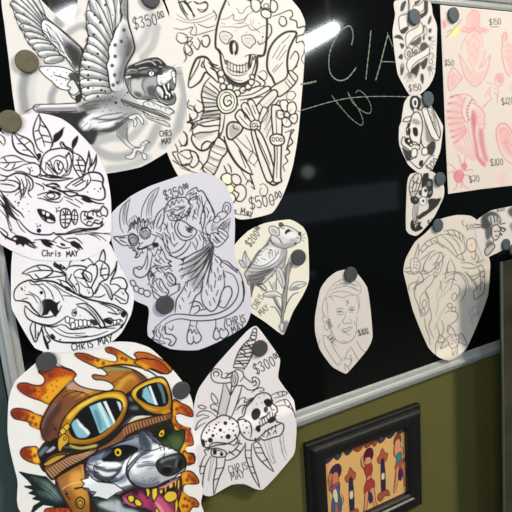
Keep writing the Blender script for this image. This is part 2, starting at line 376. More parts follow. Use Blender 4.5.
ART['skeleton'] = '''
o 180 0 4
k 26
# banner of smoke and flames on the upper left
o 90 0 4
l 4.8 | 352,-5 362,30 380,60 392,75;375,0 395,30 420,65;352,10 370,5 385,15 405,5
l 3.0 | 420,5 440,15 462,5 470,25 455,40 430,35
k 120
l 3.0 | 345,55 380,78 420,78 460,65 500,45;345,75 390,90 450,85 505,58
k 60
l 3.4 | 335,112 370,118 410,108 400,132 420,140 425,115 415,95;420,142 460,130 500,118;430,95 470,110 500,100
l 4.8 | 350,132 345,155 362,172 385,168 390,148 375,135 355,130
l 4.8 | 380,175 375,200 395,222 410,210 400,185 410,170 395,165 382,178;375,205 385,230 375,248
l 4.8 | 412,180 430,198 440,170 428,152;450,148 470,142 478,165 465,188 448,180 445,160
# flame scrolls near the skull top
o 180 0 4
k 26
l 4.8 | 55,5 70,15 95,10 110,15 105,38 85,48 70,35;20,0 45,40 55,70;0,5 15,40 30,60
l 3.4 | 130,40 145,60 140,80;90,145 110,140 120,165 108,188 92,180 88,160
l 3.4 | 20,150 50,150 30,175 48,200 25,215 20,190
# skull
b 228,219,210 8.4 | 205,-20 170,30 152,85 143,135 142,188 158,205 164,250 175,290 205,322 240,335 275,322 298,300 308,262 310,225 334,220 343,185 347,120 346,75 330,35 300,10
o 210 0 8
k 60
l 4.8 | 145,10 150,40 158,42;70,150 130,150 180,118 190,125 185,150 215,165 270,150 305,115 350,85;190,125 180,110;205,65 225,80 235,105 265,100 290,60 330,50 345,60
l 4.8 | 80,215 180,215 230,220 300,205 320,235 360,240 430,205 450,210;300,115 270,170 220,185;340,215 380,245 400,260
k 110
l 3.0 | 180,195 200,190 280,190 330,200;320,160 335,215;345,150 345,190;385,180 400,190;195,240 215,245;270,270 300,255;90,250 110,245
k 30
d 8 | 95,185 112,192
d 14 | 420,295
d 7 | 422,265 418,320 408,338 420,345
k 44
l 7.2 | 80,262 110,252 150,262 178,290 150,320 140,350 110,345 85,320 75,285 80,262
l 7.2 | 250,292 290,280 330,282 355,310 362,340 335,365 320,385 290,370 260,340 250,292
w 200 .6 8 | 90,270 150,270 165,290 135,340 95,320;265,300 320,290 350,320 320,370 275,345
k 130
l 3.0 | 95,290 130,285 150,295;100,310 130,315;275,310 310,305 335,320;285,340 315,345
k 30
l 7.2 | 395,355 380,330 395,355 420,345 440,330
f 26 | 158,335 150,360 155,405 170,435 185,430 180,390 182,350 200,330 180,325
f 26 | 195,335 210,345 220,375 215,420 200,440 192,420 205,395 203,365
l 4.8 | 155,340 175,320 210,335 225,375 215,430 195,440
l 7.2 | 45,225 50,250 45,290 40,330 45,385 70,400 95,430 110,470 120,512;50,390 80,440 90,512;455,160 455,250 445,310 440,370 425,430 400,460 385,450
f 26 | 310,440 330,440 322,490 315,512 305,512
l 6.0 | 275,455 300,440 340,435 380,440;340,445 345,480 355,445;360,445 380,480 375,512
o 180 0 4
# teeth
l 3.0 | 178,238 200,250 230,262 260,258 280,240
l 3.0 | 182,268 205,282 240,290 270,282 285,262
l 3.0 | 186,280 205,298 240,302 268,292
l 3.0 | 190,242 190,275;200,248 200,284;212,255 212,290;225,258 225,292;238,258 238,294;250,256 250,292;262,250 262,285;272,246 272,275
w 55 .8 2 | 178,240 190,245 186,262;270,258 280,248 280,268 270,272;222,282 240,285 238,292
l 4.8 | 276,240 280,270 290,225;300,225 300,255 285,300
l 2.0 | 190,300 215,318 250,322
k 28
w 30 .9 3 | 180,300 205,325 240,338 275,325 300,295 298,315 270,340 235,348 200,338 182,318
# flower on the head
b 228,219,210 4.8 | 325,10 340,-8 362,0 365,20 355,35 335,35 322,25
b 228,219,210 4.8 | 285,0 310,0 322,15 318,40 300,48 285,30
b 228,219,210 4.8 | 325,42 345,38 362,50 360,70 340,72 325,60
b 228,219,210 4.8 | 365,0 385,10 388,35 372,50 360,35
c 3.0 | 335,18 350,15 352,28 338,32
# flames right of the skull
k 30
l 4.8 | 370,65 400,55 440,40 450,60 440,75 465,85 470,110 500,105 495,135 470,145 465,170 485,165 498,180 495,210
l 4.8 | 440,235 460,205 475,225 465,260 450,280 470,262
l 4.8 | 400,65 420,70 425,95 410,105 395,90 400,70
l 4.8 | 348,95 362,100 365,130 350,155 345,170
l 3.0 | 315,290 335,282 348,300 340,320 320,315 310,300
l 3.0 | 490,160 500,200 485,235 500,260
# knife blade
k 32
b 228,219,210 8.4 | 465,130 425,128 385,155 358,195 348,240 350,280 368,310 380,335 400,345 425,330 432,300 428,250 435,200 450,165
k 90
l 3.0 | 400,180 370,230;420,180 385,235;425,200 395,240;410,250 375,290;390,260 368,285;440,140 405,175
k 36
b 224,215,204 6.0 | 365,350 420,315 435,290 465,315 450,345 400,385 375,370
b 224,215,204 6.0 | 305,425 370,360 388,385 325,450
b 224,215,204 4.8 | 435,290 445,282 470,308 460,325
l 3.0 | 318,412 335,435;300,440 315,455;430,318 450,340;420,325 440,352
r 6 190 .8 4 | 330,425 375,385
# shoulder and arm bones on the left
k 24
l 8.4 | 32,340 42,290 62,240 80,228 105,230 128,255 150,262
l 7.2 | 32,345 45,350 80,325 100,290 118,300 150,330
l 4.8 | 80,235 70,265 40,320;98,232 95,260 110,290;95,270 85,265 90,245;120,258 145,290 155,330
l 4.8 | 112,250 150,275 160,268;150,290 120,270
# bead collar
b 228,219,210 4.8 | 152,285 168,280 176,298 165,308 152,300
b 228,219,210 4.8 | 154,312 168,308 178,322 168,335 155,328
b 228,219,210 4.8 | 162,338 178,335 184,350 172,360 160,352
b 228,219,210 4.8 | 188,340 205,335 212,352 200,362 188,355
b 228,219,210 4.8 | 238,355 255,345 264,358 252,372 240,368
b 228,219,210 4.8 | 216,365 232,360 242,372 232,386 218,382
b 228,219,210 4.8 | 262,340 275,335 286,350 274,362 262,354
b 228,219,210 4.8 | 275,320 290,315 297,330 286,342 275,335
b 228,219,210 4.8 | 278,302 292,298 298,310 286,318
# ribs left
l 6.0 | 118,310 95,340 85,380 90,410 95,440 80,480
l 4.8 | 115,330 150,360 158,375;100,345 145,375;92,365 145,390;88,388 148,402;88,410 150,412;90,430 155,425;92,452 158,440;82,475 160,455;80,492 162,475
w 150 .5 5 | 100,350 145,380 145,395 95,375;92,412 150,415 155,425 95,430;85,455 158,442 160,455 84,472
# ribs right
l 4.8 | 235,385 290,375 345,345 360,355 330,375 270,400;240,400 290,392 330,385;250,362 320,340 300,320;330,345 340,330 310,300
l 3.0 | 225,400 232,420;300,345 360,345
# medallion
b 238,234,218 6.0 | 185,358 162,366 148,392 150,425 168,450 195,452 220,436 228,405 220,375 204,360
c 3.0 | 186,368 166,378 158,402 164,430 182,442 204,436 216,412 212,385
l 6.0 | 206,392 196,380 178,388 174,408 184,424 198,420 206,408 196,400 188,408
k 110
l 2.0 | 190,388 182,402;172,372 200,370
k 24
# spine and lower ribs
o 180 100 4
l 6.0 | 52,115 72,98 100,105 160,100
l 7.2 | 50,135 45,158 62,188 85,202 110,195 130,170 150,155 160,130
l 6.0 | 50,140 80,130 120,128 155,120;85,200 88,180 105,165 125,170
l 4.8 | 60,110 55,90 90,78;90,62 158,55;82,75 158,70;90,45 150,40;95,30 150,25
w 150 .5 5 | 90,62 158,55 158,68 85,75;60,135 140,128 100,150 70,160
l 4.8 | 160,55 158,100 150,150;178,60 172,110 160,148
b 228,219,210 6.0 | 150,150 175,165 188,190 185,210 165,235 150,270 130,300 95,285 92,265 110,240 120,200 135,175
l 3.0 | 135,178 160,188 186,195;122,200 150,215 178,225;115,222 140,238 165,240;105,245 135,262 152,270;95,268 120,285 140,298
w 150 .5 4 | 135,180 185,198 182,205 130,190;118,225 165,242 160,250 112,235;100,262 150,275 145,285 98,272
# crescent of pelvis/sickle
k 30
l 8.4 | 175,145 185,180 200,215 230,260 265,288 290,298
l 4.8 | 290,298 278,270 250,220 235,190 210,160 195,160
b 224,215,204 7.2 | 190,100 205,88 230,90 250,105 245,125 225,145 205,158 190,150 186,125
w 130 .55 5 | 200,100 240,110 225,140 200,148
l 3.0 | 215,92 212,110 235,118;235,200 262,270;240,195 270,245
l 3.0 | 262,140 290,200 275,240 300,265;275,210 290,205 310,235 295,260;225,150 260,185 285,205
# hand
b 228,219,210 6.0 | 220,62 240,38 262,62 290,95 285,118 255,110 232,85
b 228,219,210 4.8 | 245,20 262,10 285,40 300,80 290,95 268,62 250,40
b 228,219,210 4.8 | 270,5 290,0 308,35 320,70 310,90 298,75 282,40
b 228,219,210 4.8 | 330,30 350,40 330,75 320,100 312,90
l 3.0 | 235,62 255,85 275,105;262,30 280,60;288,20 302,55;255,60 262,75
b 228,219,210 4.8 | 282,92 300,80 320,90 318,120 300,132 284,118
c 3.0 | 288,98 298,92 300,104 290,108;
l 3.0 | 305,90 310,110 295,120;300,105 318,105
# forearm bones
b 228,219,210 6.0 | 285,130 300,125 330,200 360,290 372,318 352,330 335,300 310,225
b 228,219,210 6.0 | 300,120 322,130 350,190 380,280 400,300 385,325 372,318 350,260 320,190
b 228,219,210 6.0 | 370,20 405,30 408,80 405,180 402,300 405,325 378,330 372,310 378,220 370,120 365,60
l 3.0 | 310,150 340,215 358,260;335,150 365,225;382,40 388,200 385,310
k 60
l 3.0 | 320,100 350,60 355,20;335,120 355,90 362,60;345,150 365,100
w 170 .6 5 | 340,80 355,60 352,120 345,140
k 24
b 231,223,214 6.0 | 362,145 385,135 412,145 415,170 395,182 370,178 360,162
c 2.6 | 368,152 376,150 378,162 370,165
c 2.6 | 384,150 392,150 394,162 385,163
c 2.6 | 400,152 407,154 406,164 399,164
l 7.2 | 345,322 372,340 402,328
# right flower
b 231,223,214 4.8 | 400,5 425,0 432,20 425,45 405,35
b 231,223,214 4.8 | 432,15 455,8 465,35 450,60 430,45
b 231,223,214 4.8 | 440,62 465,55 468,80 455,95 438,80
b 231,223,214 4.8 | 408,75 430,72 445,95 430,108 412,100
b 231,223,214 4.8 | 390,42 410,45 415,68 400,75 388,65
c 3.0 | 420,50 432,48 438,60 428,68 418,62
k 70
l 2.0 | 425,20 428,45;445,35 435,50;455,75 438,65;425,90 428,70;400,58 416,58
k 30
l 4.8 | 395,0 380,20;420,130 455,118 440,145 450,170 430,190 438,210 420,225 430,245 412,262 418,285;445,120 425,200
l 3.0 | 425,-30 450,-35 462,-20 445,0 425,-10 430,-30
# lower flames, flower
l 4.8 | 175,262 185,285 195,300;190,255 202,270 205,290;180,300 162,310 175,330 195,335 205,320 200,300
b 232,234,205 4.8 | 165,305 185,292 205,300 208,325 195,338 172,330
b 228,219,210 4.8 | 210,298 232,300 244,320 235,338 215,335 206,318
b 228,219,210 4.8 | 220,345 245,338 262,355 262,385 245,405 225,400 235,375 218,362
b 232,234,205 4.8 | 185,375 205,370 220,385 218,405 200,412
b 236,238,190 3.0 | 188,342 205,338 216,352 208,370 192,368 184,355
l 4.8 | 262,340 275,320 290,335 280,300 298,355 285,345
l 3.0 | 318,340 335,335 350,355 345,378 328,385 318,365 325,350
l 3.0 | 235,260 255,300 275,330
# left side flames
l 4.8 | 38,55 40,85 50,98 72,90;0,60 20,85 38,90 45,70;68,0 90,15 95,35 75,50 55,40 60,20;35,0 28,25 48,40
l 4.8 | 0,125 18,130 28,150 20,178 0,185;30,88 50,95 48,125 60,148
l 4.8 | 0,215 30,235 45,225 40,205 62,210 75,240 90,260 80,280;0,250 20,262 42,250 50,225
l 3.0 | 0,205 25,200 45,205;0,270 60,290 90,290
o 90 90 4
k 30
l 4.8 | 355,200 365,220 385,220 388,195 378,170 372,165;340,215 350,245 330,250 345,280 355,290
l 4.8 | 375,240 400,240 430,260 432,290 410,310 390,295 370,300 358,280 350,255 370,245;330,280 360,300 400,320
l 4.8 | 385,130 405,120 408,140 398,165;395,60 415,70 430,100 412,120 398,105
k 36
o 180 100 4
t 46 -10 3.6 $500^00 | 270,392
L 2.4 | 360,405 384,396
t 26 6 3.4 s_May 1.15 | 216,428
L 2.4 | 225,455 285,465 265,450
'''
ART['boar_rose'] = '''
o 0 90 4
k 12
# big leaves
l 5.6 | 155,95 140,130 132,165 140,205 152,235 170,250;155,95 168,125 185,150 200,180 208,210 200,238
l 4.5 | 155,95 160,130 155,160 168,190 178,225;140,165 155,160;160,140 182,150;165,180 195,185;172,205 202,210;145,200 165,190
l 6.7 | 52,168 48,190 55,225 75,250 110,262 140,270
l 5.6 | 52,168 80,182 110,195 130,215 138,245 148,265;52,168 75,200 100,225 130,255 155,285
l 3.4 | 75,200 90,190;95,220 118,205;70,215 85,215;90,240 110,240
l 4.5 | 0,275 20,265 55,262 85,275 110,288 140,290;0,310 30,322 65,312 100,295;0,290 40,290 90,285;15,270 25,285;20,310 35,295;50,312 60,295
l 4.5 | 0,178 15,190 20,210 12,222;0,205 8,215;0,160 12,172
# buds
f 12 | 212,205 215,180 235,165 252,152 250,178 232,202 216,210
l 4.5 | 214,205 208,225;248,158 256,150
f 12 | 286,225 288,205 300,190 312,182 310,205 300,225 290,235
l 4.5 | 290,232 292,248
l 4.5 | 248,215 262,228 280,235 290,250
# rose
l 5.6 | 165,300 168,275 178,255 200,240 225,235 250,232 275,240 290,255 292,285
l 5.6 | 250,232 240,215 248,208 262,225 285,235
l 5.6 | 168,270 160,300 178,330 205,345 240,352 258,350
l 4.5 | 182,320 185,295 205,275 235,262 262,270 275,250 285,290 270,325 245,345
l 4.5 | 215,300 222,282 240,285 252,300 248,320 235,335 220,320 215,300;228,290 235,320;240,285 232,310 245,320
l 4.5 | 262,270 270,300 262,335;200,280 210,310 230,340;192,300 220,330;275,255 262,262;250,345 275,335 288,300
l 3.4 | 180,290 200,300;190,310 212,335;255,310 262,325
# right petals, leaves
l 5.6 | 292,250 315,260 330,275 342,300 335,330 330,360
l 4.5 | 292,250 290,290 300,320 320,350 330,362;305,280 330,280;300,300 340,302;305,320 338,325;320,262 312,290 330,340
l 5.6 | 355,243 350,275 342,305 340,330;355,243 360,280 358,300;385,258 375,290 358,310 352,328;385,258 384,290 372,325
l 4.5 | 368,275 365,295 350,320
l 6.7 | 260,390 290,365 330,345 345,335 370,328 400,335 412,355 410,380 418,400 418,430 400,440 370,435 345,425
l 4.5 | 260,390 285,400 320,402 345,385 362,360 355,335;345,385 350,360;290,380 330,355;300,385 340,362;362,360 400,365 412,375;265,405 310,412
d 7 | 402,394 160,262 75,450 210,392
d 5 | 330,395 130,322 155,285 392,405 378,395 125,310 350,408 60,445 72,462
f 12 | 145,258 160,252 165,265 155,280 148,268
l 4.5 | 100,298 130,292 155,302 160,335 140,345 110,335 85,325 60,325;110,310 120,320 118,335
# mane and ear
l 6.7 | 0,338 30,345 65,332 100,338 128,360 130,390 115,405
l 5.6 | 30,345 20,360 0,362;0,405 40,408 65,400 78,380 60,365 30,360
l 4.5 | 0,375 35,378 60,385;60,345 80,370 75,400;100,345 108,375 100,405 90,430;85,355 95,390 90,420;110,355 120,380 112,410 125,430
l 5.6 | 78,380 85,420 80,440;130,345 160,352 190,360 240,362 290,352;160,345 200,340 250,350
l 4.5 | 155,335 200,350 280,352;140,370 170,385 175,400;180,380 220,375 240,392;170,372 190,385 235,388
# brow and eye
l 6.7 | 180,380 205,388 230,398 245,405 280,405 310,415
f 12 | 200,372 225,372 240,386 225,382
l 5.6 | 150,420 175,412 205,408 225,412 238,425 225,435 195,438 175,425
c 4.5 | 185,420 200,412 218,418 215,430 198,432
f 12 | 195,400 235,408 245,420 225,412 200,408
l 4.5 | 150,432 170,435 200,445 235,448 250,432;210,395 240,400 265,415
l 6.7 | 245,405 280,425 310,420 340,430 380,450 415,455
l 5.6 | 320,420 345,425 360,440 345,445 325,435
f 12 | 325,425 348,432 370,448 350,450 335,440
l 3.4 | 255,425 290,440;300,435 330,455;265,440 300,460 320,470;100,390 60,420;10,420 40,470 75,505
l 6.7 | 0,400 15,430 25,465 40,490 60,510;0,440 20,470 35,510
# lower half
o 0 180 4
l 5.6 | 0,60 15,80 35,110 60,150 75,160;0,95 20,115 40,140 65,160;15,60 40,100 80,130 95,150
l 3.4 | 10,100 30,150 45,190;0,120 25,150 40,200 60,215;20,65 45,95 60,110;60,150 80,190 100,210
f 12 | 150,118 175,125 200,135 215,150 218,165 205,160 190,155 185,165 172,150 160,140
c 4.5 | 150,118 185,125 215,145 218,168 195,170 170,155
f 240 | 168,125 178,126 178,138 170,135;185,130 197,134 195,145 185,143
l 5.6 | 325,165 322,140 332,125 352,128 368,122 385,128 400,120 410,105 420,110 430,125 425,145 412,140 400,148 392,142
l 5.6 | 325,165 345,180 365,182 375,170 395,175 408,165 405,180 390,195 360,200
l 4.5 | 335,140 350,150 335,160;340,128 338,140;352,130 350,145 365,148;370,125 372,140;385,130 388,145;400,125 405,138;345,180 352,165 365,168;375,172 380,160 395,162
w 60 .9 3 | 370,118 400,118 398,126 372,126
f 12 | 345,150 360,145 375,155 350,158
c 5.6 | 245,120 262,114 278,122 285,150 275,178 260,192 245,180 240,150
l 4.5 | 248,140 280,138;246,158 284,155;262,118 260,190;250,170 275,172;252,125 258,140;270,122 268,135
c 4.5 | 292,122 300,118 310,140 308,165 298,178 288,160 286,138
l 3.4 | 298,122 296,172;290,140 308,142;290,158 306,158
l 3.4 | 222,110 228,120 224,130;232,112 238,108;225,125 240,122
l 5.6 | 75,160 95,185 125,210 160,218 200,218 215,210 225,218 260,218
l 7.8 | 225,215 265,215 300,208 340,200 385,198
l 5.6 | 265,212 310,195 350,195 400,188 415,175
w 90 .6 4 | 270,205 320,202 330,212 280,214
l 2.7 | 300,218 350,215 440,212;330,205 380,210 442,218;360,215 400,225 425,245;340,212 380,225 400,240
d 18 | 155,202
d 7 | 45,198 72,92 150,185 160,182 410,155 402,34
d 4 | 30,220 100,68 60,88 110,95 90,115 115,125 85,172 30,60 78,64 145,175 392,46
# dark fringe under the jaw
l 7.8 | 0,205 20,225 50,240 75,250;45,240 60,225 90,235 115,260 140,272
F 12 | 60,218 80,222 100,228 120,240 140,262 155,275 130,262 112,250 122,268 100,256 92,268 82,255 66,260 58,245 68,235 58,228
F 12 | 162,242 180,236 205,250 218,262 200,262 210,272 185,266 170,255
F 12 | 278,248 295,242 318,255 335,280 315,270 322,282 300,270 285,262
F 12 | 240,250 258,256 262,264 244,262
l 4.5 | 135,240 160,238 190,240 225,250;210,245 235,225 255,240 280,250;225,262 250,272 280,270;265,235 300,232 320,245 330,255;120,248 140,250
l 4.5 | 0,190 30,215 20,235
t 24 0 4 Chris 1.4 | 166,280
t 21 -6 4 MAY 1.25 | 264,286
'''
ART['boar_skull'] = '''
o 0 228 4
k 12
# cranium
l 6.7 | 62,290 55,275 60,245 85,220 120,208 135,215 170,210 215,215 245,230 290,255 340,280 400,295 450,305 490,325 508,345 500,375 485,400
l 6.7 | 62,290 90,292 115,300 130,320 150,340 165,355
l 5.6 | 100,310 98,335 110,360 135,375 170,385 205,388 235,375 262,355
l 5.6 | 100,310 115,325 140,345 165,355 200,355 230,340 245,310
l 3.4 | 120,212 125,225 170,225;140,220 175,250 180,285;165,218 200,250 215,285;185,215 230,245 255,290;215,225 250,250 290,270;100,265 130,270 150,300;115,255 150,275 165,300;90,285 110,280;250,270 300,275 350,300;262,245 300,262;230,220 260,235
f 12 | 168,295 180,285 205,285 225,298 242,290 230,310 232,335 222,355 212,345 200,330 190,345 178,348 165,350 172,330
w 120 .5 6 | 160,290 180,300 170,340 155,340
# brow, snout ridge and tusk
l 5.6 | 240,210 250,230 275,240 295,262
l 4.5 | 230,205 262,215 285,235 300,258
l 6.7 | 305,305 340,302 370,320 395,350 415,380 418,395 405,398 395,385 370,350 340,325 310,312
w 120 .5 4 | 335,312 370,340 390,370 380,365 350,335
l 3.4 | 345,310 380,345 400,380;395,300 440,320 470,345
l 4.5 | 405,300 460,318 500,340;430,335 470,345 480,335
f 12 | 482,340 500,330 505,345 495,358 485,352
f 12 | 412,365 430,362 448,372 445,385 425,380
l 5.6 | 415,365 440,360 465,380 480,365 490,375
d 12 | 298,338
d 14 | 165,258
d 7 | 88,246 85,240 345,432 240,446 472,330
d 4 | 98,250 305,320 320,350 208,270 360,345 100,235
c 3.4 | 290,330 300,325 306,340 298,352 288,345
# teeth
b 240 3.6 | 262,355 275,355 280,368 275,380 262,375
b 240 3.6 | 280,362 295,362 298,378 288,395 278,385
b 240 3.6 | 298,370 312,368 315,385 308,400 298,392
b 240 3.6 | 314,368 328,368 332,382 325,395 314,388
b 240 3.6 | 332,368 345,368 348,384 340,395 332,388
b 240 3.6 | 348,370 360,372 362,385 352,392
b 240 3.6 | 285,378 300,382 298,398 284,402
b 240 3.6 | 452,372 464,368 466,380 456,388
b 240 3.6 | 466,368 478,366 480,376 470,382
f 40 | 360,365 385,370 392,385 372,388
l 5.6 | 240,385 262,390 285,405 330,400 370,395 400,400 440,392 480,385
# jaw
l 6.7 | 175,390 185,415 205,440 240,455 290,458 340,455 400,440 450,420 480,400 495,380
l 5.6 | 175,390 210,395 235,388;480,400 488,385
l 3.4 | 205,400 250,430 320,438 400,425;230,400 270,420 340,420;300,430 370,432 430,412;420,400 460,400
f 12 | 200,425 212,425 222,440 208,442
# leaves at the jaw hinge
l 5.6 | 130,375 120,400 128,430 140,455 150,440 152,415;130,375 160,385 168,395 150,440;140,380 142,440
l 6.7 | 170,415 175,440 185,470 192,482 190,460 200,450 185,430;165,400 172,420
f 12 | 176,430 188,455 192,480 180,462
# rose
l 5.6 | 220,135 215,150 240,165 262,185 265,210 290,235
l 5.6 | 275,150 285,130 310,118 330,130 350,120 372,140
l 5.6 | 262,170 275,155 300,150 330,152 345,160 330,180 345,205
l 4.5 | 300,200 295,180 315,165 340,170 365,185 362,215 340,205 320,200 300,195;325,180 345,215;340,185 355,205;335,172 330,200
l 5.6 | 345,160 365,145 385,150 388,185 375,215 360,240 345,215
l 5.6 | 372,150 395,130 420,140 435,160 430,200 405,215 388,240 370,270
l 4.5 | 300,195 315,230 318,262 345,275 370,272 365,240 340,235 318,215;270,200 300,240 305,255;285,185 275,210
l 4.5 | 400,165 425,160;400,190 432,185;410,140 402,180 420,210;395,220 420,240 440,280 448,285 445,255 430,230 415,222
w 130 .5 4 | 415,225 440,255 445,285 432,265
l 4.5 | 375,275 400,275 420,265;390,245 380,262;240,145 262,160;225,150 240,150 245,165
f 12 | 212,140 225,140 245,155 260,160 258,166 235,160 220,150
d 7 | 305,224 355,258 392,238 492,262
d 4 | 298,232 350,248 398,230 485,255 310,215 325,265
# right leaf blades and petals
l 6.7 | 448,50 455,80 470,110 480,140 490,165
l 5.6 | 395,130 405,100 412,85 420,110 418,140;467,132 462,170 445,205 440,225;467,132 460,160 440,190
l 5.6 | 440,210 460,200 485,198 500,208 508,232 500,250 512,270 505,300 480,300
l 4.5 | 440,225 465,225 480,240 455,265 445,285;480,240 505,245;455,265 500,290;460,280 480,298
# leaf top left
l 5.6 | 88,180 110,165 140,152 170,148 200,158 210,175 190,192 165,202 135,205 120,190 100,182 88,182
l 4.5 | 110,178 150,170 200,170 262,180;150,155 165,170;140,185 155,200;210,170 240,178 262,190;180,200 260,190
w 120 .5 4 | 88,180 115,182 122,192 100,188
t 27 -9 4 CHRIS 1.25 | 282,463
t 29 -14 4 MAY 1.15 | 388,440
'''
